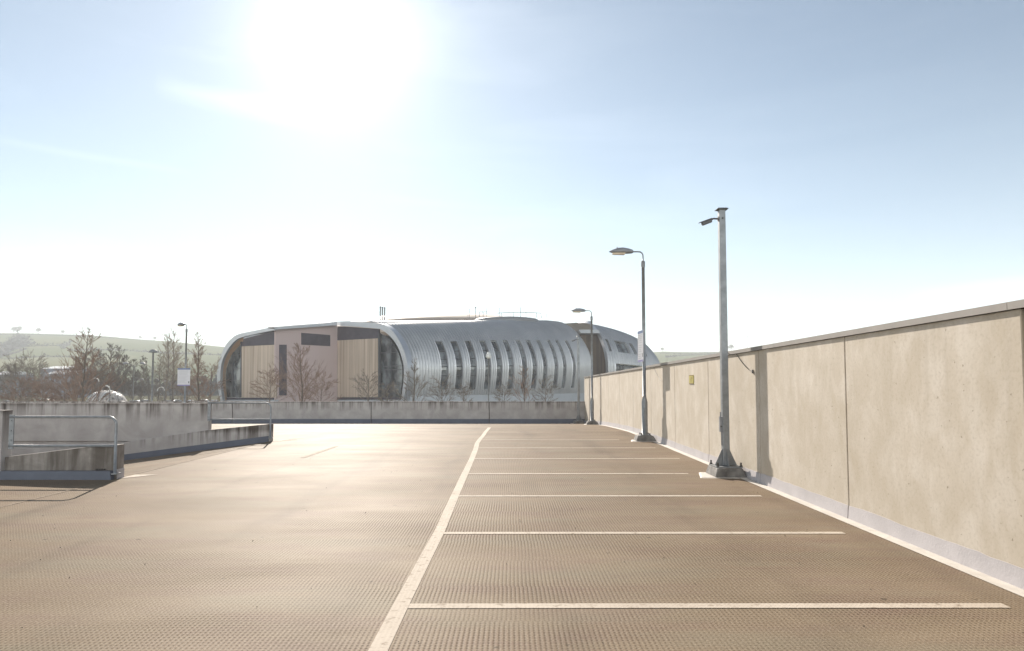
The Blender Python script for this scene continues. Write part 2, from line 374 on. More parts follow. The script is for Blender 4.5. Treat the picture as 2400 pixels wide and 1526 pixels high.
for j in joints:
    mb = MB(); mb.box(0.05, 0.12, j - 5 - 0.03, j - 5 + 0.03, fz(j) - 0.7, wtop(j) - 0.075); mb.obj('joint_seal', 'joint', wall)
ce = [-6.5] + [5.75 + 6.06 * k for k in range(-1, 6)] + [YF + 0.2]
for a, b_ in zip(ce, ce[1:]):
    y0, y1 = a + 0.003, b_ - 0.003; mb = MB()
    # folded sheet coping with a drip lip standing off the wall
    sec = [(-0.032, -0.066), (-0.032, 0.0), (0.235, 0.006), (0.235, -0.066), (0.225, -0.066), (0.225, -0.008), (-0.024, -0.012), (-0.024, -0.066)]
    mb.hexa([(x, y0 - 5, wtop(y0) + z - 0.002) for x, z in sec], [(x, y1 - 5, wtop(y1) + z - 0.002) for x, z in sec])
    mb.obj('coping', 'coping', wall)
mb = MB(); mb.hexa([(-0.0235, -6.5 - 5, wtop(-6.5) - 0.068), (0.2245, -6.5 - 5, wtop(-6.5) - 0.068), (0.2245, 34.85, wtop(39.85) - 0.068), (-0.0235, 34.85, wtop(39.85) - 0.068)],
    [(-0.0235, -6.5 - 5, wtop(-6.5) - 0.02), (0.2245, -6.5 - 5, wtop(-6.5) - 0.02), (0.2245, 34.85, wtop(39.85) - 0.02), (-0.0235, 34.85, wtop(39.85) - 0.02)])
mb.obj('coping_core', 'joint', wall)

# ---------------------------------------------------------------- far parapet and ramp parapets
def panel(mbpts_bot, mbpts_top, parent, origin, m='parapet', name='wall_panel'):
    mb = MB(); mb.hexa(mbpts_bot, mbpts_top); return bevel(mb.obj(name, m, parent, origin=origin), 0.012, 2)
ztop = zat(941, YF)
far = thing('parapet_wall', (0, YF, -0.66), 'low stained grey concrete parapet across the far end of the deck', 'wall', 'stained grey parapets')
fx = [-34, -29.4, -22.8, -16.2, -8.16, -1.32, WX - 0.002]
for a, b_ in zip(fx, fx[1:]):
    x0, x1 = a + 0.02, b_ - 0.02 if b_ < 4 else b_
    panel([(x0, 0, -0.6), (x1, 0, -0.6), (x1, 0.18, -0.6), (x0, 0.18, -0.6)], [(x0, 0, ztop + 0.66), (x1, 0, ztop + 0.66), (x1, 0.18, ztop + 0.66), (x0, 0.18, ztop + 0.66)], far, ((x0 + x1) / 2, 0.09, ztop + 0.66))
    mb = MB(); mb.hexa([(x0, -0.03, -0.02), (x1, -0.03, -0.02), (x1, 0.0, -0.02), (x0, 0.0, -0.02)], [(x0, -0.008, 0.27), (x1, -0.008, 0.27), (x1, 0, 0.27), (x0, 0, 0.27)]); mb.obj('painted_band', 'grey_band', far)
for a in fx[1:-1]:
    mb = MB(); mb.box(a - 0.025, a + 0.025, 0.07, 0.12, -0.4, ztop + 0.64); mb.obj('joint_seal', 'joint', far)

def low_parapet(Y, th, side, label, xr, topz, xl=-34, flat_to=-7.45):
    # full-height wall left of xr, then a knee-high upstand to X=-7 whose top follows the ramp
    t = thing('parapet_wall', (xr, Y, 0), label, 'wall', 'stained grey parapets'); ox = xr
    segs = [xl, -26, -19.5, -13.9, xr] if Y < 15 else [xl, -27, -20.5, -14.85, xr]
    for a, b_ in zip(segs, segs[1:]):
        x0, x1 = a + 0.015 - ox, b_ - (0.015 if b_ != xr else 0) - ox
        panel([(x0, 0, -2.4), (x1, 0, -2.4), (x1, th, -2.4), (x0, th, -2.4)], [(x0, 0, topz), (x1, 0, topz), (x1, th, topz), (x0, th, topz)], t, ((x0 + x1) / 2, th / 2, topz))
    for a in segs[1:-1]:
        mb = MB(); mb.box(a - ox - 0.02, a - ox + 0.02, th * 0.3, th * 0.7, -2, topz - 0.02); mb.obj('joint_seal', 'joint', t)
    return t, ox
# near ramp parapet (in front of the ramp)
Yn = 12.1; xn = xat(17, Yn); tn = zat(962, Yn)
t, ox = low_parapet(Yn, 0.26, 1, 'stained grey concrete parapet with a knee-high end, nearest the camera at left', xat(34, Yn + 0.26), tn)
X = lambda x: x - ox
# knee wall: level end piece then top falling with the ramp
yk0, yk1 = 0.10, 0.32
pl = [(X(ox) + 0.0, zat(1068, Yn + .2)), (X(xat(231, Yn)), zat(1047, Yn + .1)), (X(-7.0), zat(1040.5, Yn + .2))]
tops = [(0.0, 0.385), (X(-7.42), 0.575), (X(-7.0), 0.60)]
mb = MB(); 
outline = [(0.0, -1.3), (X(-7.0), -0.3)] + [(x, z) for x, z in reversed(tops)]
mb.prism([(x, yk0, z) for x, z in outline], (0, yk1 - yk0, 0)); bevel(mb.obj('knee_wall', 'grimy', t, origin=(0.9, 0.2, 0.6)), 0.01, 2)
mb = MB(); mb.hexa([(-25, -0.010, -0.01), (X(-7.04), -0.010, -0.01), (X(-7.04), 0.099, -0.01), (-25, 0.1, -0.01)], [(-25, -0.006, 0.15), (X(-7.06), -0.006, 0.15), (X(-7.06), 0.099, 0.15), (-25, 0.1, 0.15)]); mb.obj('painted_band', 'grey_band', t)
mb = MB(); mb.box(X(-7.0) + 0.0005, X(-7.0) + 0.008, yk0 + 0.0, yk1, -0.01, 0.17); mb.obj('painted_band', 'pale_band', t)
mb = MB()
for i in range(4): mb.tube([(X(-7.35) + i * 0.045, 0.10, 0.17), (X(-7.35) + i * 0.045, 0.06, 0.17)], 0.012, 6)
mb.obj('anchor_bolt', 'dark_iron', t)
# far ramp parapet (behind the ramp)
Yr = 20.0
t2, ox2 = low_parapet(Yr + 0.06, 0.22, 1, 'long stained grey concrete parapet with a sloping knee-high end, behind the ramp', xat(491, Yr + 0.06), zat(945, Yr + 0.06))
X2 = lambda x: x - ox2
zl = lambda px, py: zat(py, Yr)
def xp(px): return xat(px, Yr) - ox2
tp = [(xp(0), zl(0, 1058)), (xp(35), zl(0, 1053)), (xp(305), zl(0, 1035)), (xp(491), zl(0, 1008)), (xp(640), zl(0, 993))]
outl = [(tp[0][0], -2.2), (X2(-7.0), -0.3)] + [(x, z) for x, z in reversed(tp)]
mb = MB(); mb.prism([(x, -0.16, z) for x, z in outl], (0, 0.218, 0)); bevel(mb.obj('knee_wall', 'parapet', t2, origin=(0, 0, 0.35)), 0.01, 2)
mb = MB(); gl = lambda xx: (xx + ox2 + 7.0) * rs if xx + ox2 < -7 else 0
for a, b_ in zip([-6, -4, -2, 0, 1, X2(-7.05)], [-4, -2, 0, 1, X2(-7.05)]):
    mb.hexa([(a, -0.185, gl(a) - 0.02), (b_, -0.185, gl(b_) - 0.02), (b_, -0.16, gl(b_) - 0.02), (a, -0.16, gl(a) - 0.02)], [(a, -0.166, gl(a) + 0.17), (b_, -0.166, gl(b_) + 0.17), (b_, -0.16, gl(b_) + 0.17), (a, -0.16, gl(a) + 0.17)])
mb.obj('painted_band', 'grey_band', t2)

# ---------------------------------------------------------------- guard rails
def guard_rail(Y, xl, label, zt, zb, xr=-6.98, zfoot=0.12):
    t = thing('guard_rail', (xr, Y, zfoot), label, 'railing', 'galvanised guard rails'); r = 0.024; L = xl - xr; c = 0.14
    arc = [(-c + c * math.sin(a), 0, zt - zfoot - c + c * math.cos(a)) for a in [i * math.pi / 16 for i in range(9)]]
    mb = MB(); mb.tube([(L, 0, zt - zfoot)] + arc + [(0, 0, 0)], r, 10); mb.obj('top_rail', 'galv', t, True)
    mb = MB(); mb.tube([(L, 0, zb - zfoot), (-0.015, 0, zb - zfoot)], r, 10); mb.obj('lower_rail', 'galv', t, True)
    mb = MB(); mb.box(L - 0.005, L + 0.075, -0.012 + 0.0, 0.012, zb - zfoot - 0.05, zt - zfoot + 0.04)
    for k in range(3): mb.tube([(L + 0.035, -0.03, zb - zfoot + 0.1 + k * 0.17), (L + 0.035, -0.011, zb - zfoot + 0.1 + k * 0.17)], 0.012, 6)
    mb.obj('wall_bracket', 'galv', t)
    mb = MB(); mb.box(-0.05, 0.05, -0.03, 0.12, -0.02, 0.0); mb.obj('foot_plate', 'galv_dull', t)
    return t
guard_rail(Yn - 0.045, xat(27, Yn - .045), 'galvanised tube guard rail fixed to the nearer stained parapet', 1.10, 0.595, xat(279, Yn))
guard_rail(Yr - 0.2, xat(489, Yr - .2), 'galvanised tube guard rail above the ramp, farther of the two', zat(944.5, Yr - .2), zat(983, Yr - .2), xat(641.5, Yr))
# ---------------------------------------------------------------- lamp posts on the deck
def plinth_mb(wx, wy, h, skew=0.06):
    mb = MB(); a, b = wx / 2, wy / 2
    mb.hexa([(-a, -b, 0), (a, -b, 0), (a, b, 0), (-a, b, 0)], [(-a + skew, -b + skew * .6, h), (a - skew * 1.6, -b + skew * .6, h), (a - skew * 1.6, b - skew * .6, h), (-a + skew, b - skew * .6, h)]); return mb
def make_lamp(loc, label):
    t = thing('lamp_post', loc, label, 'lamp post', 'lamp posts on the car park roof')
    bevel(plinth_mb(0.60, 0.52, 0.17).obj('plinth', 'plinth', t), 0.02, 2)
    mb = MB(); mb.hexa([(-0.48, -0.32, -0.004), (0.28, -0.32, -0.004), (0.28, 0.32, -0.004), (-0.36, 0.36, -0.004)], [(-0.40, -0.27, 0.014), (0.28, -0.27, 0.014), (0.28, 0.27, 0.014), (-0.30, 0.30, 0.014)]); mb.obj('skirt', 'skirt', t)
    mb = MB(); mb.box(-0.15, 0.15, -0.15, 0.15, 0.17, 0.19)
    mb.obj('base_plate', 'galv_dull', t)
    for sx in (-1, 1):
        for sy in (-1, 1):
            mb = MB(); mb.tube([(sx * .12, sy * .12, 0.19), (sx * .12, sy * .12, 0.235)], 0.018, 6); mb.obj('anchor_bolt', 'dark_iron', t)
    mb = MB(); mb.tube([(0, 0, 0.19), (0, 0, 1.14), (0, 0, 1.28), (0, 0, 1.30)], [0.088, 0.088, 0.055, 0.052], 16); mb.obj('lower_pole', 'galv', t, True)
    mb = MB(); mb.box(-0.03, 0.03, -0.092, -0.084, 0.55, 0.95); mb.obj('service_door', 'galv_dull', t)
    mb = MB(); mb.tube([(0, 0, 1.3), (0, 0, 5.18)], [0.052, 0.046], 14); mb.obj('pole', 'galv', t, True)
    mb = MB(); mb.tube([(0, 0, 5.12), (0, 0, 5.16), (0, 0, 5.30), (0, 0, 5.33)], [0.050, 0.060, 0.060, 0.035], 14); mb.obj('collar', 'galv_dull', t, True)
    c = 0.13; H = 5.60
    mb = MB(); mb.tube([(0, 0, 5.3)] + [(-c + c * math.cos(a), 0, H - c + c * math.sin(a)) for a in [i * math.pi / 16 for i in range(9)]] + [(-0.34, 0, H)], 0.021, 10); mb.obj('arm', 'galv', t, True)
    # lantern: flattened hull, deeper in the middle, pointed nose
    S = [(0.0, 0.01, 0.01, -.01), (0.06, .06, .04, -.03), (0.16, .115, .085, -.05), (0.28, .15, .115, -.06), (0.42, .155, .125, -.062), (0.56, .13, .10, -.06), (0.68, .095, .065, -.05), (0.71, .075, .05, -.04)]
    mb = MB(); n = 14; x0 = -0.30 - 0.71
    for x, wd, up, dn in S:
        for j in range(n):
            a = 2 * math.pi * j / n; s_, c_ = math.sin(a), math.cos(a)
            mb.v.append(Vector((x0 + x, wd * math.copysign(abs(c_) ** .8, c_), H - 0.0 + (up * s_ if s_ > 0 else -dn * s_))))
    for k in range(len(S) - 1):
        for j in range(n): mb.f.append((k * n + j, k * n + (j + 1) % n, (k + 1) * n + (j + 1) % n, (k + 1) * n + j))
    mb.f.append(tuple(range(n))); mb.f.append(tuple((len(S) - 1) * n + j for j in reversed(range(n))))
    hd = mb.obj('lamp_head', 'lamp_head', t, True)
    mb = MB(); mb.hexa([(x0 + .10, -.07, H - .085), (x0 + .46, -.10, H - .09), (x0 + .46, .10, H - .09), (x0 + .10, .07, H - .085)], [(x0 + .09, -.08, H - .045), (x0 + .47, -.115, H - .045), (x0 + .47, .115, H - .045), (x0 + .09, .08, H - .045)])
    mb.obj('lens', 'lamp_lens', hd)
    mb = MB(); mb.tube([(x0 + .25, 0, H + .10), (x0 + .25, 0, H + .14)], 0.025, 10); mb.obj('photocell', 'white_sign', hd)
    return t
lamp = make_lamp((3.90, 20.15, 0.0), 'grey lamp post with a tariff sign, standing midway along the sunlit wall')
dup(lamp, (3.93, 33.6, fz(33.6) ), 0, 'small lamp post beside the far end of the sunlit wall')
ll = dup(lamp, (xat(434, 38.4), 38.4, fz(38.4)), R(-38), 'lamp post with a white notice board, standing beyond the ramp parapets')
# tariff boards
def board(loc, rz, label, w_=0.70, h_=0.92, post=False, name='sign_board'):
    t = thing(name, loc, label, 'sign', 'tariff boards on lamp posts', rz)
    mb = MB(); mb.box(-w_ / 2, w_ / 2, -0.006, 0.006, 0, h_); mb.obj('plate', 'white_sign', t)
    y = -0.0075
    def bar(x0, x1, z0, z1, m):
        b_ = MB(); b_.box(x0, x1, y - 0.001, -0.0055, z0, z1); return b_
    bar(-w_ / 2 + .0, w_ / 2 - .0, h_ - 0.085, h_ - 0.005, 0).obj('header', 'blue_sign', t)
    bar(-w_ / 2 + .0, w_ / 2 - .0, 0.0, 0.055, 0).obj('footer', 'violet_sign', t)
    rr = random.Random(3)
    for z in [h_ - 0.14, h_ - 0.19, h_ - .24, h_ - .30, h_ - .36, h_ - .44, h_ - .50, h_ - .56, h_ - .62, h_ - .70, h_ - .76, h_ - .82]:
        x = -w_ / 2 + 0.05; mb = MB()
        xe = w_ / 2 - (0.06 if z > h_ - .5 else 0.16) - rr.random() * 0.12
        mb.box(x, xe, y - .001, -.0055, z, z + 0.013); mb.obj('lettering', 'grey_print', t)
    b_ = MB(); b_.box(w_ / 2 - .11, w_ / 2 - .04, y - .001, -.0055, .20, .235); b_.box(w_ / 2 - .10, w_ / 2 - .045, y - .001, -.0055, .14, .185); b_.obj('symbol', 'black_print', t)
    for z in (0.2, h_ - 0.2): MB().box(-0.06, 0.06, 0.006, 0.04, z - 0.015, z + 0.015).obj('clip', 'galv_dull', t)
    return t
board((3.80, 20.15, 2.32), R(-88), 'white tariff sign seen nearly edge-on, fixed to the pole midway along the wall')
board((xat(431, 38.3), 38.28, zat(904, 38.3)), R(3), 'white notice board with blue header on the pole beyond the ramp', 0.69, 0.98)

# ---------------------------------------------------------------- camera masts
def make_mast(loc, label, H=4.93):
    t = thing('camera_mast', loc, label, 'camera mast', 'camera masts on the car park roof')
    bevel(plinth_mb(0.58, 0.66, 0.17, 0.05).obj('plinth', 'plinth', t), 0.02, 2)
    mb = MB(); mb.hexa([(-0.58, -0.36, -0.004), (0.27, -0.42, -0.004), (0.27, 0.42, -0.004), (-0.40, 0.42, -0.004)], [(-0.52, -0.30, 0.012), (0.27, -0.38, 0.012), (0.27, 0.38, 0.012), (-0.36, 0.38, 0.012)]); mb.obj('skirt', 'skirt', t)
    mb = MB(); mb.box(-0.24, 0.24, -0.24, 0.24, 0.17, 0.188); mb.obj('base_plate', 'galv_dull', t)
    for sx in (-1, 1):
        for sy in (-1, 1):
            mb = MB(); mb.tube([(sx * .21, sy * .21, 0.188), (sx * .21, sy * .21, 0.26)], 0.016, 6); mb.tube([(sx * .21, sy * .21, 0.188), (sx * .21, sy * .21, 0.21)], 0.028, 6); mb.obj('anchor_bolt', 'dark_iron', t)
    s0 = 0.062
    mb = MB(); mb.hexa([(-s0, -s0, .188), (s0, -s0, .188), (s0, s0, .188), (-s0, s0, .188)], [(-.058, -.058, H), (.058, -.058, H), (.058, .058, H), (-.058, .058, H)]); bevel(mb.obj('pole', 'galv', t), 0.008, 2)
    for a in range(4):
        m_ = Matrix.Rotation(a * math.pi / 2, 4, 'Z'); mb = MB()
        mb.prism([m_ @ Vector(p) for p in [(s0 - .001, -.006, .188), (.20, -.006, .188), (.20, -.006, .20), (s0 - .001, -.006, .50)]], m_ @ Vector((0, .012, 0))); mb.obj('gusset', 'galv_dull', t)
    mb = MB(); mb.hexa([(-.105, -.105, H + .012), (.105, -.105, H + .012), (.105, .105, H + .012), (-.105, .105, H + .012)], [(-.08, -.08, H + .035), (.08, -.08, H + .035), (.08, .08, H + .035), (-.08, .08, H + .035)]); mb.box(-.06, .06, -.06, .06, H, H + .012); mb.obj('cap', 'galv_dull', t)
    zc = H - 0.16
    mb = MB(); mb.tube([(-.058, 0, zc), (-.072, 0, zc)], .045, 12); mb.tube([(-.07, 0, zc), (-.155, 0, zc + .004), (-.18, 0, zc - .012), (-.20, 0, zc - .02)], .017, 8); br = mb.obj('bracket', 'camera_grey', t)
    mr = Matrix.Translation((-.19, 0, zc - .022)) @ Matrix.Rotation(R(-17), 4, 'Y') @ Matrix.Scale(.66, 4)
    mb = MB(); P_ = lambda *p: mr @ Vector(p)
    mb.hexa([P_(-.29, -.045, -.085), P_(-.0, -.045, -.065), P_(-.0, .045, -.065), P_(-.29, .045, -.085)], [P_(-.29, -.045, .02), P_(.0, -.045, .02), P_(.0, .045, .02), P_(-.29, .045, .02)]); hs = bevel(mb.obj('camera_housing', 'camera_grey', t), .012, 2)
    mb = MB(); mb.hexa([P_(-.37, -.056, .018), P_(.015, -.056, .026), P_(.015, .056, .026), P_(-.37, .056, .018)], [P_(-.37, -.056, .03), P_(.015, -.056, .05), P_(.015, .056, .05), P_(-.37, .056, .03)]); mb.obj('sunshield', 'camera_grey', hs)
    mb = MB(); mb.tube([P_(-.29, 0, -.03), P_(-.296, 0, -.03)], .034, 12); mb.obj('lens', 'black_print', hs)
    mb = MB(); mb.tube([(0.0, -.0585, zc - .0), (0.0, -.0635, zc)], .022, 4); mb.obj('cable_hole', 'black_print', t)
    mb = MB(); mb.box(-.105, -.0625, -.04, .03, 0.80, 1.08); mb.tube([(-.085, -.0, 1.08), (-.085, 0, 1.16)], .010, 6); mb.tube([(-.075, 0, .8), (-.070, 0, .55)], .008, 6); mb.obj('junction_box', 'lamp_head', t)
    mb = MB(); mb.tube([(-.085, -.0415, .90), (-.085, -.046, .90)], .014, 8); mb.obj('box_lock', 'black_print', t)
    return t
mast = make_mast((3.93, 12.65, 0), 'tall square camera mast with flat cap and cable, the big one by the sunlit wall')
dup(mast, (xat(1356, 38.8), 38.8, fz(38.8)), R(8), 'small distant camera mast in the corner of the far parapet')
def sag(a, b, d, n=12):
    a, b = Vector(a), Vector(b); return [a.lerp(b, i / n) - Vector((0, 0, d * 4 * (i / n) * (1 - i / n))) for i in range(n + 1)]
wy = lambda px: WX * 1600 / (px - 1200)
c1 = (3.99, 12.65, 2.27); c2 = (WX - 0.012, wy(1727), wtop(12.8) - .06)
mb = MB(); mb.tube(sag(c1, c2, .04), .006, 6); mb.tube(sag(c2, (WX - .012, 11.95, zat(872, 11.95)), .045), .006, 6); mb.box(WX - .02, WX, 11.93, 11.97, zat(872, 11.95) - .02, zat(872, 11.95) + .04)
tag(mb.obj('cable', 'dark_iron'), 'thin dark cable sagging from the near camera mast across the wall', 'cable')
mb = MB(); mb.tube(sag((WX - .008, 20.3, wtop(20.3) - .07), (WX - .008, 19.25, 1.75), .05), .006, 6)
tag(mb.obj('cable', 'coping'), 'thin pale cable hanging on the wall by the middle lamp post', 'cable')
# yellow notice on the wall
ys_ = 4.20 * 1600 / 421.0
t = thing('notice', (WX - .012, 4.22 * 1600 / (1620.5 - 1200), 0), 'small yellow notice plate with dark marks, fixed high on the sunlit wall', 'notice')
z1, z0 = zat(879, 16.05), zat(900, 16.05); dy_ = 0.19
mb = MB(); mb.box(0, .012, -dy_, dy_, z0, z1); mb.obj('plate', 'yellow_sign', t)
mb = MB()
for p in [(-.19, .19, z1 - .02, z1), (-.19, .19, z0, z0 + .025), (-.08, .04, z1 - .06, z1 - .045), (-.10, .0, z1 - .085, z1 - .07), (-.04, .10, z1 - .10, z1 - .088), (-.08, .08, z0 + .095, z0 + .10), (-.08, .08, z0 + .08, z0 + .086), (-.07, .07, z0 + .055, z0 + .062)]: mb.box(-.0015, .0005, *p)
mb.obj('print', simple('yellow_print', (0.20, 0.15, 0.04)).m, t)
# wind-blown specks and leaves on the deck (too many to count)
rr = random.Random(11); mb = MB()
for i in range(110):
    x, y = rr.uniform(-6.8, 4.0), 3.5 + 14 * rr.random() ** 1.6; s = rr.uniform(.002, .0055); a = rr.uniform(0, 6.3)
    p = [(x + s * math.cos(a + k * 2.1) * (1.6 if k == 0 else 1), y + s * math.sin(a + k * 2.1), 0.003 + (0.006 if k == 1 else 0)) for k in range(3)]
    mb.prism(p, (0, 0, 0.004))
tag(mb.obj('debris', 'dark_iron'), 'tiny dark leaves and grit scattered over the deck', 'debris', kind='stuff')

# ---------------------------------------------------------------- metal-clad arched building
def metal_mat():
    n = N('ribbed_metal'); x, y, z = n.sep()
    f = n.noise(0.35, 5, n.coord((1, 1, 0.5)), 0.6); f2 = n.noise(2.5, 4, n.coord((3, 3, 0.25)))
    c = n.ramp(f, [(0.3, (0.37, 0.38, 0.39)), (0.7, (0.47, 0.475, 0.48))])
    c = n.mix(n.ramp(f2, [(0.45, 0.0), (0.7, 0.35)]), c, (0.30, 0.31, 0.33)); n.col(c); n.metal(0.75); n.rough(n.ramp(f, [(0.3, 0.40), (0.7, 0.50)])); M['metal'] = n.m
metal_mat()
simple('fascia', (0.46, 0.47, 0.49), 0.35, 0.7, 0.05, 1.0)
simple('podium', (0.36, 0.38, 0.40), 0.6, 0, 0.06, .5)
simple('louvre', (0.055, 0.048, 0.062), 0.6, 0, 0.25, 1.0)
simple('mullion', (0.07, 0.075, 0.085), 0.45, 0.4)
simple('roof_membrane', (0.36, 0.29, 0.23), 0.55, 0.0, 0.15, .15)
simple('soffit', (0.50, 0.33, 0.21), 0.6, 0, 0.1, 1)
def wood_mat(name, c0, c1, sx):
    n = N(name); v = n.noise(1.0, 3, n.coord((sx, sx, .05))); b_ = n.noise(.3, 4)
    n.col(n.mix(n.math('MULTIPLY', b_, .5), n.ramp(v, [(0.32, c0), (0.66, c1)]), tuple(x * .8 for x in c0))); n.rough(.7); M[name] = n.m
wood_mat('timber', (0.34, 0.265, 0.20), (0.62, 0.51, 0.41), 3.2); wood_mat('timber_dark', (0.10, 0.07, 0.048), (0.22, 0.155, 0.105), 2.6)
def brick_mat():
    n = N('brick'); x, y, z = n.sep()
    bt = n.new('ShaderNodeTexBrick'); cm = n.new('ShaderNodeCombineXYZ'); n.l(x, cm.inputs[0]); n.l(z, cm.inputs[1]); n.l(cm.outputs[0], bt.inputs[0])
    bt.inputs['Scale'].default_value = 1.6; bt.inputs['Color1'].default_value = (.42, .32, .30, 1); bt.inputs['Color2'].default_value = (.42, .33, .30, 1); bt.inputs['Mortar'].default_value = (.52, .44, .42, 1); bt.inputs['Mortar Size'].default_value = .03
    n.col(n.mix(n.noise(.4, 4), bt.outputs[0], (.48, .38, .37))); n.rough(.85); M['brick'] = n.m
brick_mat()
def glass_mat():
    n = N('window_glass'); b_ = n.noise(.5, 4, n.coord((1.5, 1.5, 1)))
    n.col(n.ramp(b_, [(0.42, (.03, .036, .04)), (0.62, (.17, .19, .20))])); n.rough(0.05); n.b.inputs['Specular IOR Level'].default_value = 0.9; n.b.inputs['Metallic'].default_value = 0.18; M['glass'] = n.m
glass_mat()
Z0_ = -0.3
def plan(px, Y): return (xat(px, Y), Y)
LA, LB = plan(510, 106.0), plan(645.5, 100.0)
MA, MBp = plan(645.8, 100.0), plan(790.3, 109.6)
RA, RB = plan(790.3, 109.6), plan(953, 100.3)
bld = thing('curved_building', (0, 105, GZ), 'long curved silver-clad building with arched timber and brick end', 'building')
BO = Vector((0, 105, GZ))
def loc(p): return Vector(p) - BO
def facade(name, m, pts, A, B, off=0.0, th=0.25, parent=None):
    f_ = [loc(on_plane(x, y, A, B, off)) for x, y in pts]; b_ = [loc(on_plane(x, y, A, B, off - th)) for x, y in pts]
    # back face keeps the same outline: push straight back along the plane normal
    dx, dy = B[0] - A[0], B[1] - A[1]; L = math.hypot(dx, dy); n = Vector((dy / L, -dx / L, 0))
    if n.x * A[0] + n.y * A[1] > 0: n = -n
    mb = MB(); mb.prism([p for p in f_], -n * th); return mb.obj(name, m, parent if parent else bld)
# end blocks
facade('timber_panel', 'timber', [(564.5, 812), (645.8, 808), (645.8, 932), (564.5, 932)], LA, LB, 0, .3)
facade('louvre_band', 'louvre', [(564.5, 796), (645.8, 775), (645.8, 807.6), (564.5, 811.6)], LA, LB, -.05, .3)
facade('brick_wall', 'brick', [(645.8, 771), (790.3, 761), (790.3, 990), (645.8, 990)], MA, MBp, 0, .3)
facade('window', 'louvre', [(654.4, 808), (672.2, 808), (672.2, 927), (654.4, 927)], MA, MBp, .04, .2)
facade('window', 'louvre', [(706.4, 780), (774, 785.3), (774, 811.5), (706.4, 808)], MA, MBp, .04, .2)
facade('louvre_band', 'louvre', [(790.8, 764.5), (887.4, 771), (887.4, 793), (790.8, 798)], RA, RB, -.05, .3)
facade('timber_panel', 'timber', [(790.8, 798), (887.4, 793), (887.4, 931), (790.8, 931)], RA, RB, 0, .3)
facade('base_strip', 'louvre', [(790.8, 931.3), (940, 931.3), (939, 937), (790.8, 937)], RA, RB, -.2, .3)
facade('base_strip', 'louvre', [(528, 932.3), (645.8, 932.3), (645.8, 937), (528, 937)], LA, LB, -.2, .3)
facade('podium', 'podium', [(790.8, 937.2), (952, 937.2), (952, 990), (790.8, 990)], RA, RB, .1, .6)
facade('podium', 'podium', [(516, 937.2), (645.5, 937.2), (645.5, 990), (516, 990)], LA, LB, .1, .6)
facade('edge_post', 'mullion', [(886, 780), (889.2, 780), (889.2, 931), (886, 931)], RA, RB, .06, .3)
facade('edge_post', 'mullion', [(563.3, 800), (565.5, 800), (565.5, 931), (563.3, 931)], LA, LB, .06, .3)
# glazed arches
gr = [(889.4, 781), (905, 788), (922, 805), (935, 829), (942.5, 857), (943, 885), (941, 910), (938, 931), (889.4, 931)]
gw = facade('window', 'glass', gr, RA, RB, -.5, .1)
def bar(pts, wd, A, B, off, par, m='mullion', th=.12):
    (x0, y0), (x1, y1) = pts; L = math.hypot(x1 - x0, y1 - y0); nx, ny = -(y1 - y0) / L * wd / 2, (x1 - x0) / L * wd / 2
    return facade('mullion', m, [(x0 + nx, y0 + ny), (x1 + nx, y1 + ny), (x1 - nx, y1 - ny), (x0 - nx, y0 - ny)], A, B, off, th, par)
for p in [((917, 800), (917, 931)), ((890, 795), (915, 795)), ((890, 827), (934, 826)), ((890, 859), (943, 857)), ((890, 867), (943, 866)), ((890, 900), (941, 899))]: bar(p, 1.7, RA, RB, -.4, bld)
gl_ = [(528, 859), (538.5, 833), (551.5, 816), (564, 806), (564, 931), (530, 931), (526.6, 907), (525.5, 881)]
facade('window', 'glass', gl_, LA, LB, -.5, .1)
for p in [((545, 824), (545, 931)), ((540, 833), (563, 831)), ((528, 865), (563, 864)), ((527, 893), (563, 892))]: bar(p, 1.5, LA, LB, -.4, bld)
def band(name, m, outer, inner, A, B, off, th):
    mb = MB(); dx, dy = B[0] - A[0], B[1] - A[1]; L = math.hypot(dx, dy); n = Vector((dy / L, -dx / L, 0))
    if n.x * A[0] + n.y * A[1] > 0: n = -n
    o_ = [loc(on_plane(x, y, A, B, off)) for x, y in outer]; i_ = [loc(on_plane(x, y, A, B, off)) for x, y in inner]; k = -n * th
    for a in range(len(o_) - 1):
        mb.quad(o_[a], o_[a + 1], i_[a + 1], i_[a]); mb.quad(o_[a] + k, o_[a + 1] + k, o_[a + 1], o_[a]); mb.quad(i_[a], i_[a + 1], i_[a + 1] + k, i_[a] + k); mb.quad(i_[a] + k, i_[a + 1] + k, o_[a + 1] + k, o_[a] + k)
    for a in (0, len(o_) - 1): mb.quad(o_[a], i_[a], i_[a] + k, o_[a] + k)
    return mb.obj(name, m, bld, True)
def smooth_curve(pts, n=4):
    out = []
    for i in range(len(pts) - 1):
        p0, p1, p2, p3 = pts[max(i - 1, 0)], pts[i], pts[i + 1], pts[min(i + 2, len(pts) - 1)]
        for k in range(n):
            t = k / n; out.append(tuple(.5 * ((2 * b_) + (c_ - a_) * t + (2 * a_ - 5 * b_ + 4 * c_ - d_) * t * t + (3 * b_ - a_ - 3 * c_ + d_) * t ** 3) for a_, b_, c_, d_ in zip(p0, p1, p2, p3)))
    out.append(tuple(pts[-1])); return out
Lout = smooth_curve([(516, 938), (509.5, 900), (509, 870), (515, 842), (527, 812), (542, 794), (560, 783), (600, 774.5), (641, 766)])
Lin = smooth_curve([(521.5, 938), (516.5, 900), (517, 866), (523, 840), (536, 816), (550, 800), (565, 791), (602, 782), (645, 773.5)])
Lg = smooth_curve([(530, 938), (526.5, 905), (525.5, 881), (529, 857), (539, 832), (552, 815.5), (566, 804.5), (604, 794), (645, 786)])
Rout = smooth_curve([(789.5, 754), (818, 753), (850, 755), (887, 758), (902.5, 762.6), (918, 774), (931, 791), (944, 815), (951.5, 838), (955, 862), (953.5, 890), (950, 915), (946, 938)])
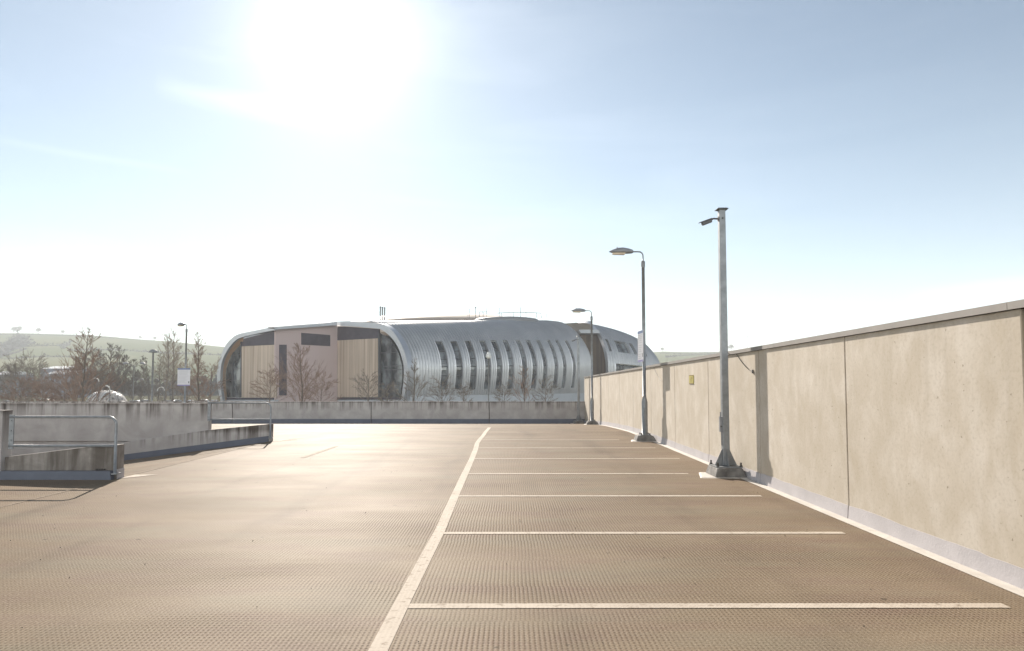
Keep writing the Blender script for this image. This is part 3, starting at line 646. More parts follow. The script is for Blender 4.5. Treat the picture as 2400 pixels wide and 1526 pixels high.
Rin = smooth_curve([(790, 763), (818, 764.3), (850, 767), (886, 770.5), (897, 774.5), (911, 785), (925, 801), (937, 824), (944.5, 850), (946.5, 868), (945.5, 892), (943, 915), (940, 938)])
band('arch_fascia', 'fascia', Lout, Lin, LA, LB, 1.0, .45)
band('arch_fascia', 'fascia', Rout, Rin, RA, RB, .6, 1.2)
facade('eave_fascia', 'fascia', [(641, 766), (789.8, 753.8), (790.2, 762.5), (645, 772.5)], MA, MBp, .9, 1.4)
mb = MB(); fp = [plan(560, 107.5), plan(645, 103.5), plan(790, 113.5), plan(886, 107)] + [(-14, 114), (4, 134), (2, 150), (-36, 150)]
mb.hexa([loc((x, y, GZ)) for x, y in fp], [loc((x, y, Z0_ + 9.5)) for x, y in fp]); mb.obj('sun_blocker', 'podium', bld)  # unseen solid added inside so no sun leaks through the missing roof
mb = MB(); kb = on_plane(560, 860, LA, LB, .55) - on_plane(560, 860, LA, LB, 1.0); dL = Vector((LB[0] - LA[0], LB[1] - LA[1], 0)).normalized(); nL = Vector((-dL.y, dL.x, 0)); nL = nL if nL.y > 0 else -nL
a_ = [loc(on_plane(x, y, LA, LB, 1.0) + nL * .44) for x, y in Lin[:30]]; b2 = [loc(on_plane(x + 3, y + 1.5, LA, LB, -.45)) for x, y in Lg[:30]]
for k in range(24): mb.quad(a_[k], a_[k + 1], b2[k + 1], b2[k])
mb.obj('soffit', 'soffit', bld, True)
# left block body behind its arch
mb = MB(); o_ = [loc(on_plane(x, y, LA, LB, -5)) for x, y in Lout]; back = [p + Vector((4, 26, 0)) for p in o_]
for k in range(len(o_) - 1): mb.quad(o_[k], o_[k + 1], back[k + 1], back[k])
mb.obj('side_cladding', 'metal', bld, True)

# ---- ribbed curved side: section taken from the arch, swept round the plan curve
dxy = Vector((RA[0] - RB[0], RA[1] - RB[1], 0)).normalized()
Z0 = on_plane(946, 928, RA, RB).z
ref = on_plane(955, 862, RA, RB)
sec = []
for x, y in Rout[::-1]:
    p = on_plane(x, y, RA, RB)
    if p.z < Z0 - .05: continue
    sec.append(((p - ref).dot(dxy), p.z - Z0))
arc = [s for s in sec if s[0] < 8.2 or s[1] < 7]
arc = [(min(s[0], 99), s[1]) for s in arc]
last = arc[-1]; H0 = last[1]; NA = len(arc) - 1
for e in (1.5, 3.5, 6.0, 9.0, 12.0): arc.append((last[0] + e, H0 + e * 0.050 * (1 - e * .02)))
def sweep(B0, th0, th1, L, n, thexp, kf, Nf, secs):
    pts = []; p = Vector((B0[0], B0[1], 0)); st = L / n
    for i in range(n + 1):
        s = i / n; th = th0 + (th1 - th0) * s ** thexp; T = Vector((math.cos(th), math.sin(th), 0)); Nn = Vector((-math.sin(th), math.cos(th), 0))
        bl = Nf(s); Nn = (dxy * bl + Nn * (1 - bl)).normalized(); k = kf(s); kx = 1 + (k - 1) * .6
        rib = 0.07 if (i % 4 == 0) else 0.0
        row = []
        for j, (u, h) in enumerate(secs):
            a0, a1 = secs[max(j - 1, 0)], secs[min(j + 1, len(secs) - 1)]; tu, thh = a1[0] - a0[0], a1[1] - a0[1]; q = math.hypot(tu, thh); on, oz = -thh / q, tu / q
            if j > NA: u = secs[NA][0] + (u - secs[NA][0]) * (1 - .93 * bl)
            row.append(p + Nn * ((u + rib * on) * kx) + Vector((0, 0, Z0 + (h + rib * oz) * k)))
        pts.append(row); p = p + T * st
    return pts
def skin(name, pts, holes, m='metal', sm=False):
    # holes: list of (i0, i1, j0, j1) in ribs and section points
    mb = MB(); n, k = len(pts), len(pts[0])
    for r_ in pts: mb.v += [loc(p) for p in r_]
    for i in range(n - 1):
        for j in range(k - 1):
            if any(a <= i < b_ and c_ <= j < d_ for a, b_, c_, d_ in holes): continue
            mb.f.append((i * k + j, (i + 1) * k + j, (i + 1) * k + j + 1, i * k + j + 1))
    o = mb.obj(name, m, bld); return o
def nrm(pts, i, j):
    a = pts[min(i + 2, len(pts) - 1)][j] - pts[max(i - 2, 0)][j]; b_ = pts[i][min(j + 1, len(pts[0]) - 1)] - pts[i][max(j - 1, 0)]; v = a.cross(b_).normalized()
    if v.dot(Vector((0, 0, 5)) - pts[i][j]) < 0: v = -v
    return v
def opening(pts, i0, i1, j0, j1, depth=.35, bars=(), vbars=0):
    # frame lining the hole plus a recessed curved pane
    fr = MB(); gls = MB(); I = list(range(i0, i1 + 1)); J = list(range(j0, j1 + 1))
    P0 = lambda i, j, d_: loc(pts[i][j] - nrm(pts, i, j) * d_)
    for j in range(j0, j1):
        for i in (i0, i1): fr.quad(P0(i, j, -.10), P0(i, j + 1, -.10), P0(i, j + 1, depth), P0(i, j, depth))
        for i, s in ((i0, 1), (i1, -1)):
            off = (pts[i][j] - pts[i - s][j]).normalized() * .0
            fr.quad(P0(i, j, -.10), P0(i, j + 1, -.10), loc(pts[i][j + 1].lerp(pts[i - s][j + 1], .8)), loc(pts[i][j].lerp(pts[i - s][j], .8)))
    for i in range(i0, i1):
        for j in (j0, j1): fr.quad(P0(i, j, 0), P0(i + 1, j, 0), P0(i + 1, j, depth), P0(i, j, depth))
    w_ = fr.obj('window', 'fascia', bld)
    for j in range(j0, j1): gls.quad(P0(i0, j, depth), P0(i1, j, depth), P0(i1, j + 1, depth), P0(i0, j + 1, depth))
    gls.obj('pane', 'glass', w_)
    bb = MB()
    for f_ in bars:
        q = j0 + (j1 - j0) * f_; j = int(q); t_ = q - j; j2 = min(j + 1, j1)
        for dz in (0,):
            a = P0(i0, j, depth - .06).lerp(P0(i0, j2, depth - .06), t_); b_ = P0(i1, j, depth - .06).lerp(P0(i1, j2, depth - .06), t_)
            MB().tube([a, b_], .07, 4).obj('mullion', 'mullion', w_)
    for v in range(1, vbars + 1):
        i = i0 + round((i1 - i0) * v / (vbars + 1)); MB().tube([P0(i, j, depth - .06) for j in J], .07, 4).obj('mullion', 'mullion', w_)
    return w_
NR = 4 * 97
S1 = sweep((ref.x, ref.y), R(26), R(64), 44.0, NR, 1.0, lambda s: 1 + .32 * s - .06 * s * s, lambda s: max(0, 1 - s / .45) ** 1.3, arc)
def jat(h): return min(range(len(arc)), key=lambda j: abs(arc[j][1] - h))
jb, jt = jat(1.0), jat(7.75)
holes = []; wins = []
import sys
for c in [1038, 1072.5, 1104.5, 1139, 1167.5, 1195, 1225.5, 1249, 1272, 1298, 1319, 1341]:
    # centre of each window at its foot, found along the swept wall
    best = min(range(0, NR + 1, 2), key=lambda i: abs(project(S1[i][jb])[0] - c)); best -= best % 2
    hw = 5
    holes.append((best - hw, best + hw, jb, jt)); wins.append(best)
skin('ribbed_wall', S1, holes)
for b_ in wins: opening(S1, b_ - 5, b_ + 5, jb, jt, .24, (.28, .45, .62, .80))
mb = MB()   # low podium under the ribbed wall
for i in range(0, NR, 8):
    a, b_ = S1[i][0], S1[min(i + 8, NR)][0]; mb.quad(loc((a.x, a.y, Z0 + .02)), loc((b_.x, b_.y, Z0 + .02)), loc((b_.x, b_.y, GZ)), loc((a.x, a.y, GZ)))
mb.obj('podium', 'podium', bld)
print('S1 end', [tuple(round(v) for v in project(S1[-1][j])) for j in (0, jb, jt, len(arc) - 1)], S1[-1][0])
print('S1 sil', [tuple(round(v) for v in min((project(S1[i][j]) for j in range(len(arc))), key=lambda q: q[1])) for i in range(0, NR + 1, 97)])
# timber recess between the two blocks
E = S1[-1]; eN = (E[-1] - E[len(arc) // 2]); eN.z = 0; eN.normalize()
b0 = E[0]
S2B = plan(1424, 131.0)
S2 = sweep(S2B, R(25), R(105), 36.0, 4 * 60, 1.0, lambda s: 1.27 - .36 * s, lambda s: 0, arc)
print('S2 sil', [tuple(round(v) for v in min((project(S2[i][j]) for j in range(len(arc))), key=lambda q: q[1])) for i in range(0, 241, 30)], 'max', [round(max(project(S2[i][j])[0] for j in range(len(arc)))) for i in range(0, 241, 30)])
j2b, j2m, j2u, j2t = jat(1.2), jat(4.6), jat(6.4), jat(8.3)
def i2(px, j): return min(range(0, 240), key=lambda i: abs(project(S2[i][j])[0] - px))
ho = [(i2(1443, j2m), i2(1528, j2m), j2b, j2m)]
up = [(i2(1428, j2u), i2(1433, j2u)), (i2(1449, j2u), i2(1478, j2u)), (i2(1486, j2u), i2(1494, j2u)), (i2(1512, j2u), i2(1516, j2u))]
up = [(a, max(b_, a + 2)) for a, b_ in up]
ho += [(a, b_, j2u, j2t) for a, b_ in up]
skin('ribbed_wall', S2, ho)
opening(S2, ho[0][0], ho[0][1], j2b, j2m, .4, (.5,), 9)
for a, b_ in up: opening(S2, a, b_, j2u, j2t, .35, (), 1 if b_ - a > 8 else 0)
def rim(pts, i, wd, m='fascia', name='arch_trim'):
    mb = MB(); nn = len(arc) - 5
    for j in range(nn): mb.quad(loc(pts[i][j] + nrm(pts, i, j) * .12), loc(pts[i][j + 1] + nrm(pts, i, j + 1) * .12), loc(pts[i][j + 1] - nrm(pts, i, j + 1) * wd), loc(pts[i][j] - nrm(pts, i, j) * wd))
    mb.obj(name, m, bld, True)
rim(S1, NR, .5); rim(S2, 0, .5)
# wall of dark boards set back in the slot, with a grey soffit over it
TA, TB = plan(1335, 135.5), plan(1440, 136.5)
facade('timber_recess', 'timber_dark', [(1340, 776), (1432, 776), (1432, 990), (1340, 990)], TA, TB, 0, .4)
UA, UB = plan(1340, 131.2), plan(1420, 131.6)
facade('recess_canopy', 'podium', [(1356, 773), (1402, 772.5), (1408, 781), (1362, 781)], UA, UB, 0, 4.0)
# roof behind the curved eaves: low dome, plant deck, flues and masts
mb = MB(); cx, cy, cz = xat(1035, 146), 147, Z0 + 12.0
nu, nv_ = 64, 10; rx, ry, rz_ = 25, 13, 0
zt = zat(736.5, 147) - cz
for i in range(nv_ + 1):
    f_ = i / nv_; rad = math.cos(f_ * math.pi / 2) ** .8; h_ = zt * math.sin(f_ * math.pi / 2) ** 1.1
    for j in range(nu):
        a = 2 * math.pi * j / nu; mb.v.append(loc((cx + rx * rad * math.cos(a), cy + ry * rad * math.sin(a), cz + h_)))
for i in range(nv_):
    for j in range(nu): mb.f.append((i * nu + j, i * nu + (j + 1) % nu, (i + 1) * nu + (j + 1) % nu, (i + 1) * nu + j))
mb.obj('upper_roof', 'roof_membrane', bld, True)
mb = MB(); px0, px1 = xat(1105, 122), xat(1268, 122); zp = zat(737.5, 122); cxx = (px0 + px1) / 2; hw = (px1 - px0) / 2
for k, (s, z) in enumerate([(1.0, zp - 1.3), (1.02, zp - .95), (1.0, zp - .6), (.93, zp - .3), (.6, zp - .05), (.02, zp)]):
    for j in range(48):
        a = 2 * math.pi * j / 48; mb.v.append(loc((cxx + hw * s * math.cos(a), 128 + 6 * s * math.sin(a), z)))
for i in range(5):
    for j in range(48): mb.f.append((i * 48 + j, i * 48 + (j + 1) % 48, (i + 1) * 48 + (j + 1) % 48, (i + 1) * 48 + j))
pk = mb.obj('plant_enclosure', 'galv_dull', bld, True)
mb = MB(); Yr_ = 121.0
zr = zat(731.5, Yr_); pr = [(xat(p, Yr_), zat(y, Yr_)) for p, y in [(1165, 734), (1200, 732), (1225, 732), (1250, 733), (1268, 734), (1270, 746)]]
mb.tube([loc((x, Yr_, z)) for x, z in pr], .05, 5)
for p in (1175, 1203, 1233, 1258): mb.tube([loc((xat(p, Yr_), Yr_, zat(733, Yr_))), loc((xat(p, Yr_), Yr_, zat(745, Yr_)))], .04, 5)
mb.obj('roof_railing', 'mullion', bld)
for px, py, r_ in [(1099, 724, .05), (1140, 722, .03), (1170, 721, .04), (1220, 720, .04), (1281, 735, .03), (1095, 728, .02)]:
    mb = MB(); mb.tube([loc((xat(px, 123), 123, zat(py, 123))), loc((xat(px, 123), 123, zat(745, 123)))], r_, 5); mb.obj('roof_mast', 'mullion', bld)
mb = MB(); x_ = xat(1114, 123); mb.tube([loc((x_, 123, zat(721, 123))), loc((x_, 123, zat(745, 123)))], .05, 5); mb.tube([loc((x_, 123, zat(719.5, 123))), loc((x_, 123, zat(722, 123)))], [.1, .16], 8); mb.obj('roof_mast', 'mullion', bld)
mb = MB()
for px in (1127, 1136):
    x_ = xat(px, 123); z_ = zat(731, 123); mb.tube([loc((x_ - .3, 123, z_ - 1)), loc((x_ - .3, 123, z_)), loc((x_ + .2, 123, z_ + .15)), loc((x_ + .4, 123, z_ - .3))], .05, 5)
mb.obj('vent_pipe', 'mullion', bld)
for px in (889.5, 894.5, 899.8):
    mb = MB(); x_ = xat(px, 120); zt_ = zat(718.5 + (px - 889) * .15, 120); zb_ = zat(752, 120)
    mb.tube([loc((x_, 120, zb_)), loc((x_, 120, zt_ - .25)), loc((x_, 120, zt_ - .24)), loc((x_, 120, zt_))], [.13, .13, .15, .15], 12); mb.obj('flue', 'galv_dull', bld, True)
# ---------------------------------------------------------------- bare winter trees
def bark(name, c): simple(name, c, .85, 0, .25, 2.0)
bark('bark_grey', (0.17, 0.145, 0.12)); bark('bark_red', (0.21, 0.145, 0.11)); bark('bark_dark', (0.115, 0.098, 0.082)); bark('twig_tan', (0.24, 0.19, 0.145))
def seg(mb, a, b, ra, rb):
    d = (b - a); L = d.length
    if L < 1e-4: return
    d /= L; u = d.cross(Vector((.3, .2, .93))).normalized(); v = d.cross(u); i = len(mb.v)
    for p, r_ in ((a, ra), (b, rb)):
        for k in range(3):
            t = 2.094 * k; mb.v.append(p + (u * math.cos(t) + v * math.sin(t)) * r_)
    for k in range(3): mb.f.append((i + k, i + (k + 1) % 3, i + 3 + (k + 1) % 3, i + 3 + k))
def grow(mb, p, d, L, r_, lev, rnd, up, kids, tw):
    n = 3; pts = [p]; q = p.copy(); dd = d.copy()
    for i in range(n):
        dd = (dd + Vector((rnd.gauss(0, .06), rnd.gauss(0, .06), rnd.gauss(0, .04) + up * .03))).normalized(); q2 = q + dd * L / n
        tk = tw * (1 - .2 * i) if lev <= 0 else tw; seg(mb, q, q2, max(tk, r_ * (1 - .28 * i)), max(tk * .8, r_ * (1 - .28 * (i + 1)))); q = q2; pts.append(q)
    if lev <= 0: return
    for k in range(kids):
        f_ = .12 + .80 * (k + rnd.random()) / kids; x = f_ * n; i = min(int(x), n - 1); b0 = pts[i].lerp(pts[i + 1], x - i)
        ax = Vector((rnd.gauss(0, 1), rnd.gauss(0, 1), rnd.gauss(0, .5))).normalized(); side = (ax - dd * ax.dot(dd)).normalized()
        ang = rnd.uniform(.22, .52); nd = (dd * math.cos(ang) + side * math.sin(ang)).normalized()
        grow(mb, b0, nd, L * rnd.uniform(.45, .85) * (1.10 - .45 * f_), r_ * .5, lev - 1, rnd, up, kids, tw)
def make_tree(name, loc_, H, sp, seed, label, mats=('bark_grey', 'bark_grey'), style='upright', nb=22, lev=3, kids=3, tw=.012, tr=None, cat='tree', group='bare trees beyond the car park', start=.15):
    t = thing(name, loc_, label, cat, group); rnd = random.Random(seed); mb = MB(); tr = tr or H * .012
    k = 12; tp_ = []; x = y = 0.0
    for i in range(k + 1):
        f_ = i / k; x += rnd.gauss(0, .006) * H; y += rnd.gauss(0, .006) * H; tp_.append(Vector((x, y, H * f_)))
    mb.tube(tp_, [max(tw, tr * (1 - f / k) ** .8 + tw) for f in range(k + 1)], 6); mb.obj('trunk', mats[0], t, True)
    mb = MB()
    for b_ in range(nb):
        f_ = start + (0.97 - start) * (b_ + rnd.random()) / nb; i = min(int(f_ * k), k - 1); p0 = tp_[i].lerp(tp_[i + 1], f_ * k - i); a = b_ * 2.4 + rnd.gauss(0, .3)
        if style == 'upright': L = sp * (1.25 - f_) * rnd.uniform(.7, 1.15); el = R(rnd.uniform(42, 64)); up = .9
        elif style == 'leader': L = sp * 1.15 * (1.45 - 1.30 * f_) * rnd.uniform(.55, 1.25); el = R(rnd.uniform(42, 64)); up = .7
        elif style == 'round': L = sp * (math.sin(min(1, (f_ * 1.1)) * math.pi * .85) * .7 + .35) * rnd.uniform(.7, 1.1); el = R(rnd.uniform(10, 60)); up = .35
        else: L = sp * rnd.uniform(.6, 1.1) * (1.1 - .4 * f_); el = R(rnd.uniform(25, 75)); up = .6
        grow(mb, p0, Vector((math.cos(a) * math.cos(el), math.sin(a) * math.cos(el), math.sin(el))), L, max(tw, tr * .42 * (1 - .6 * f_)), lev, rnd, up, kids, tw)
    mb.obj('crown', mats[1], t); return t
def tree_px(px, top, Y, spx, seed, label, **k):
    H = zat(top, Y) - GZ; spm = spx / 1600 * Y
    return make_tree(k.pop('name', 'bare_tree'), (xat(px, Y), Y, GZ), H, spm, seed, label, **k)
G1 = 'young trees in front of the curved building'
tree_px(198, 775, 47, 80, 1, 'bare young tree with a tall straight leader left of the domed shelter', style='leader', mats=('bark_dark', 'bark_red'), nb=32, lev=3, kids=3, tw=.012, start=.25)
tree_px(467, 782, 60, 46, 2, 'bare young tree with thin tall leader, just left of the arched glass end', style='leader', mats=('bark_dark', 'bark_red'), nb=44, lev=3, kids=3, tw=.010, start=.3)
tree_px(705, 812, 62, 66, 3, 'reddish bare tree with a straight leader in front of the brick wall', style='leader', mats=('bark_dark', 'bark_red'), nb=44, lev=3, kids=3, tw=.010, group=G1, start=.25)
tree_px(968, 838, 58, 44, 4, 'slender bare tree in front of the corner where the ribbed metal begins', style='leader', mats=('bark_dark', 'bark_grey'), nb=22, lev=3, kids=3, tw=.011, group=G1, start=.3)
tree_px(1228, 862, 64, 40, 5, 'small bare tree in front of the tall curved windows', style='leader', mats=('bark_dark', 'bark_red'), nb=18, lev=3, kids=3, tw=.011, group=G1, start=.4)
for i, (px, top, sp_, lb) in enumerate([(632, 872, 44, 'low bare reddish shrub tree before the left timber panel'), (752, 885, 40, 'low bare reddish shrub tree at the right end of the brick wall'), (862, 882, 40, 'low bare shrub tree before the right timber panel'), (908, 900, 30, 'low bare shrub tree before the right glazed arch'),
        (1036, 893, 34, 'low wispy bare tree under the first tall window'), (1085, 905, 28, 'low wispy bare tree left of the round-headed street lamp'), (1180, 905, 28, 'low wispy bare tree right of the round-headed street lamp'), (1275, 897, 32, 'low wispy bare tree under the last tall windows')]):
    tree_px(px, top, 66 + i % 3, sp_, 20 + i, lb, style='round', mats=('bark_grey', 'bark_red' if i < 2 else 'bark_grey'), nb=22, lev=3, kids=3, tw=.011, group=G1, start=.5, name='bare_shrub')
# dense clump behind the shelter
for i, (px, top, sp_, lb) in enumerate([(176, 838, 30, 'bare dark tree at the left edge of the dense clump'), (196, 828, 32, 'bare dark tree directly behind the tall straight leader'), (216, 818, 34, 'bushy-topped bare tree above the left end of the domed shelter'), (236, 822, 34, 'bare dark tree above the middle of the domed shelter'),
        (254, 806, 38, 'tallest bare tree of the dense clump, above the domed shelter'), (273, 812, 34, 'bare tree second tallest in the dense clump, right of the tallest'), (292, 834, 32, 'bare dark tree behind the right end of the domed shelter'), (312, 842, 30, 'bare tree behind the thin twin-headed street lamp'), (332, 838, 30, 'bare tree left of the hooded street lamp')]):
    tree_px(px, top, 112 + (i * 7) % 12, sp_, 40 + i, lb, style='upright', mats=('bark_grey', 'bark_dark'), nb=34, lev=3, kids=4, tw=.014, start=.2, group='dense clump of bare trees')
tree_px(388, 786, 108, 46, 60, 'tall bare tree with spreading twigs right of the hooded street lamp', style='upright', mats=('bark_grey', 'twig_tan'), nb=34, lev=3, kids=3, tw=.016, tr=.16, start=.3)
tree_px(408, 780, 114, 46, 61, 'tallest bare tree, just left of the lamp post with the notice board', style='upright', mats=('bark_grey', 'twig_tan'), nb=34, lev=3, kids=3, tw=.016, tr=.18, start=.3)
tree_px(372, 826, 112, 30, 62, 'bare tree behind the pole of the hooded street lamp', style='upright', mats=('bark_dark', 'bark_grey'), nb=34, lev=3, kids=3, tw=.011)
tree_px(436, 850, 100, 34, 63, 'low bare tree behind the notice board', style='round', mats=('bark_dark', 'bark_red'), nb=36, lev=3, kids=3, tw=.014)
tree_px(494, 858, 96, 34, 64, 'low reddish bare tree touching the left edge of the arched building', style='round', mats=('bark_dark', 'bark_red'), nb=38, lev=3, kids=3, tw=.014)
tree_px(352, 868, 100, 30, 65, 'low bare tree at the foot of the hooded street lamp', style='round', mats=('bark_dark', 'bark_grey'), nb=34, lev=3, kids=3, tw=.011)
tree_px(405, 880, 92, 30, 66, 'low bare bush left of the notice board pole', style='round', mats=('bark_dark', 'bark_grey'), nb=34, lev=3, kids=3, tw=.014)
for i, (px, top, sp_, lb) in enumerate([(-14, 872, 40, 'low bare bush cut off by the left border'), (12, 866, 38, 'bare bush at the far left above the stained parapet'), (38, 852, 42, 'rounded bare tree, left one of the pair before the sheds'), (66, 846, 44, 'rounded bare tree, taller one of the pair before the sheds'), (92, 860, 40, 'rounded bare tree right of the pair before the sheds'),
        (122, 880, 40, 'low reddish bush left of the straight-leader tree'), (150, 872, 40, 'reddish bush close on the left of the straight-leader tree'), (176, 868, 36, 'reddish bush at the foot of the straight-leader tree'), (46, 900, 40, 'low red-brown bush just above the parapet at far left'), (98, 905, 36, 'low red-brown bush beside the small green dome')]):
    tree_px(px, top, (88, 92, 86, 96, 90, 80, 76, 78, 70, 68)[i], sp_, 80 + i, lb, name='bare_bush', cat='bush', style='round', mats=('bark_grey', ('bark_grey', 'bark_red')[i > 4]), nb=36, lev=3, kids=3, tw=.014, start=.3, group='bare bushes at the left')

# ---------------------------------------------------------------- surroundings: ground, hills, fields
mb = MB(); rr = random.Random(5); nr, na = 14, 64
mb = MB(); mb.quad((-4000, -600, GZ), (4000, -600, GZ), (4000, 5200, GZ), (-4000, 5200, GZ))
n = N('ground_green'); n.col(n.ramp(n.noise(.02, 6), [(0.35, (0.07, 0.075, 0.045)), (0.65, (0.13, 0.12, 0.08))])); n.rough(.9); n.b.inputs['Specular IOR Level'].default_value = 0.0; M['ground'] = n.m
struct('ground', mb, 'ground')
mb = MB(); mb.quad((-90, 55, GZ + .01), (40, 55, GZ + .01), (40, 175, GZ + .01), (-90, 175, GZ + .01)); simple('asphalt', (.20, .19, .175), .9, 0, .2, .3).b.inputs['Specular IOR Level'].default_value = 0.05; struct('street_level_road', mb, 'asphalt')
YC = 1150.0
crest = [(-1200, 790), (-500, 778), (-200, 778), (0, 781), (60, 781.5), (150, 784), (200, 786), (260, 790), (330, 796), (400, 801), (460, 807), (520, 813), (700, 822), (900, 836), (1200, 838), (1500, 829), (1550, 824.5), (1600, 825.5), (1680, 824), (1740, 820), (1850, 816), (2100, 812), (2600, 820), (3200, 830)]
def crest_h(px): return zat(interp(px, crest), YC)
def hill(x, y):
    px = 1200 + 1600 * x / max(y, 1)
    f = (y - 330) / (YC - 330)
    if f <= 0: return GZ - .5
    if f < 1: s = f * f * (3 - 2 * f) * .55 + f * .45
    else: s = 1 - .25 * (f - 1)
    return GZ - .5 + (crest_h(px) - GZ) * s + 1.6 * noise.noise((x / 90, y / 120, 0)) * min(1, f * 3) * (1 if f < .93 else max(0, (1 - f) / .07))
mb = MB(); cols = list(range(-700, 3001, 20)); yy = [330 + 20 * i for i in range(41)] + [YC, YC + 30, YC + 120, YC + 400]
yy = sorted(set(yy))
for y in yy:
    for px in cols:
        x = (px - 1200) / 1600 * y; mb.v.append(Vector((x, y, hill(x, y))))
nc = len(cols)
for i in range(len(yy) - 1):
    for j in range(nc - 1): mb.f.append((i * nc + j, i * nc + j + 1, (i + 1) * nc + j + 1, (i + 1) * nc + j))
n = N('pasture'); vo = n.new('ShaderNodeTexVoronoi', feature='F1'); vo.inputs['Scale'].default_value = 1; n.l(n.coord((.0075, .0042, 0)), vo.inputs['Vector'])
sx_ = n.sep(vo.outputs['Color'])
fcol = n.ramp(sx_[0], [(0.0, (0.075, 0.10, 0.038)), (0.35, (0.15, 0.162, 0.072)), (0.6, (0.11, 0.133, 0.052)), (0.85, (0.185, 0.18, 0.09))])
fcol = n.mix(n.math('MULTIPLY', n.noise(.03, 6, n.coord((1, .4, 1))), .6), fcol, (0.09, 0.105, 0.055)); n.b.inputs['Specular IOR Level'].default_value = 0.0; n.col(fcol); n.rough(.9); M['pasture'] = n.m
struct('hills', mb, 'pasture', True)
def on_hill(px, py):
    lo, hi = 335, YC
    best = None
    for y in [335 + (YC - 335) * i / 400 for i in range(401)]:
        x = (px - 1200) / 1600 * y; e = project((x, y, hill(x, y)))[1] - py
        if best is None or abs(e) < best[0]: best = (abs(e), x, y)
    return Vector((best[1], best[2], hill(best[1], best[2])))
def clump(mb, c, r_, rnd, n=14):
    for i in range(n):
        p = c + Vector((rnd.gauss(0, .45), rnd.gauss(0, .45), abs(rnd.gauss(0, .55)))) * r_; s = r_ * rnd.uniform(.18, .42)
        a = Vector((rnd.gauss(0, 1), rnd.gauss(0, 1), rnd.gauss(0, 1))).normalized() * s; b_ = Vector((rnd.gauss(0, 1), rnd.gauss(0, 1), rnd.gauss(0, 1))).normalized() * s
        i0 = len(mb.v); mb.v += [p - a, p + b_, p + a, p - b_]; mb.f.append((i0, i0 + 1, i0 + 2, i0 + 3))
simple('hedge', (0.03, 0.03, 0.022), .9, 0, .3, .1)
simple('woodland', (0.032, 0.036, 0.034), .9, 0, .3, .05)
hed = [([(-200, 782), (0, 784.5), (60, 785), (150, 787), (220, 791)], 1.5, 'thin dark hedge just below the crest of the left hill'),
       ([(225, 791), (300, 796), (360, 800)], 1.4, 'thin hedge below the crest above the dense clump of trees'),
       ([(56, 813), (100, 811), (166, 810)], 2.6, 'thick hedge in the middle of the left hill, beginning at the wood'),
       ([(160, 822), (230, 821), (300, 823), (400, 829), (520, 833)], 2.0, 'long hedge running from the hill to behind the arched building'),
       ([(-60, 847), (0, 843), (50, 840), (110, 837), (180, 838)], 1.6, 'low brown hedge crossing the bottom field of the left hill'),
       ([(60, 818), (40, 826), (0, 838)], 1.3, 'short sloping hedge beneath the wood on the hill'),
       ([(1560, 838), (1600, 834), (1690, 830)], 1.6, 'faint hedge on the right-hand hill above the wall'),
       ([(1548, 829), (1600, 829), (1690, 827)], 1.3, 'faint upper hedge on the right-hand hill')]
for k, (pts, s, lb) in enumerate(hed):
    rnd = random.Random(200 + k); mb = MB(); s *= 1.1; P3 = [on_hill(*p) for p in smooth_curve(pts, 4)]
    for a, b_ in zip(P3, P3[1:]):
        m_ = max(1, int((b_ - a).length / (s * .45)))
        for i in range(m_):
            c = a.lerp(b_, i / m_); c.z = hill(c.x, c.y); clump(mb, c, s * rnd.uniform(.7, 1.1), rnd, 8)
    tag(mb.obj('hedge', 'hedge'), lb, 'hedge', 'hedges on the far hills')
rnd = random.Random(7); mb = MB()
wood_px = [(x, y) for x in range(-80, 64, 4) for y in range(790, 838, 4) if y < interp(x, [(-80, 838), (0, 836), (30, 822), (60, 812)]) and y > interp(x, [(-80, 822), (0, 818), (20, 806), (32, 794), (50, 790), (62, 800)])]
for x, y in wood_px: clump(mb, on_hill(x + rnd.uniform(-2, 2), y), 4.6 * rnd.uniform(.7, 1.2), rnd, 26)
tag(mb.obj('hillside_wood', 'woodland'), 'blue-grey hazy wood on the slope of the left hill', 'woodland', kind='stuff')
mb = MB()
for x, y in [(x, 806 + rnd.uniform(-4, 14)) for x in range(140, 166, 4)]: clump(mb, on_hill(x, y), 3.4 * rnd.uniform(.6, 1.2), rnd, 22)
tag(mb.obj('hillside_copse', 'woodland'), 'small faint copse at the right end of the middle hedge', 'woodland', kind='stuff')
# belt of woodland at the foot of the hill
mb = MB()
for i in range(150):
    px = -120 + i * 4.6; y = 300 + rnd.uniform(-15, 15); clump(mb, Vector(((px - 1200) / 1600 * y, y, GZ)), rnd.uniform(2.6, 5.5), rnd, 46)
tag(mb.obj('distant_wood', 'woodland'), 'dark belt of far woodland at the foot of the left hill', 'woodland', kind='stuff')
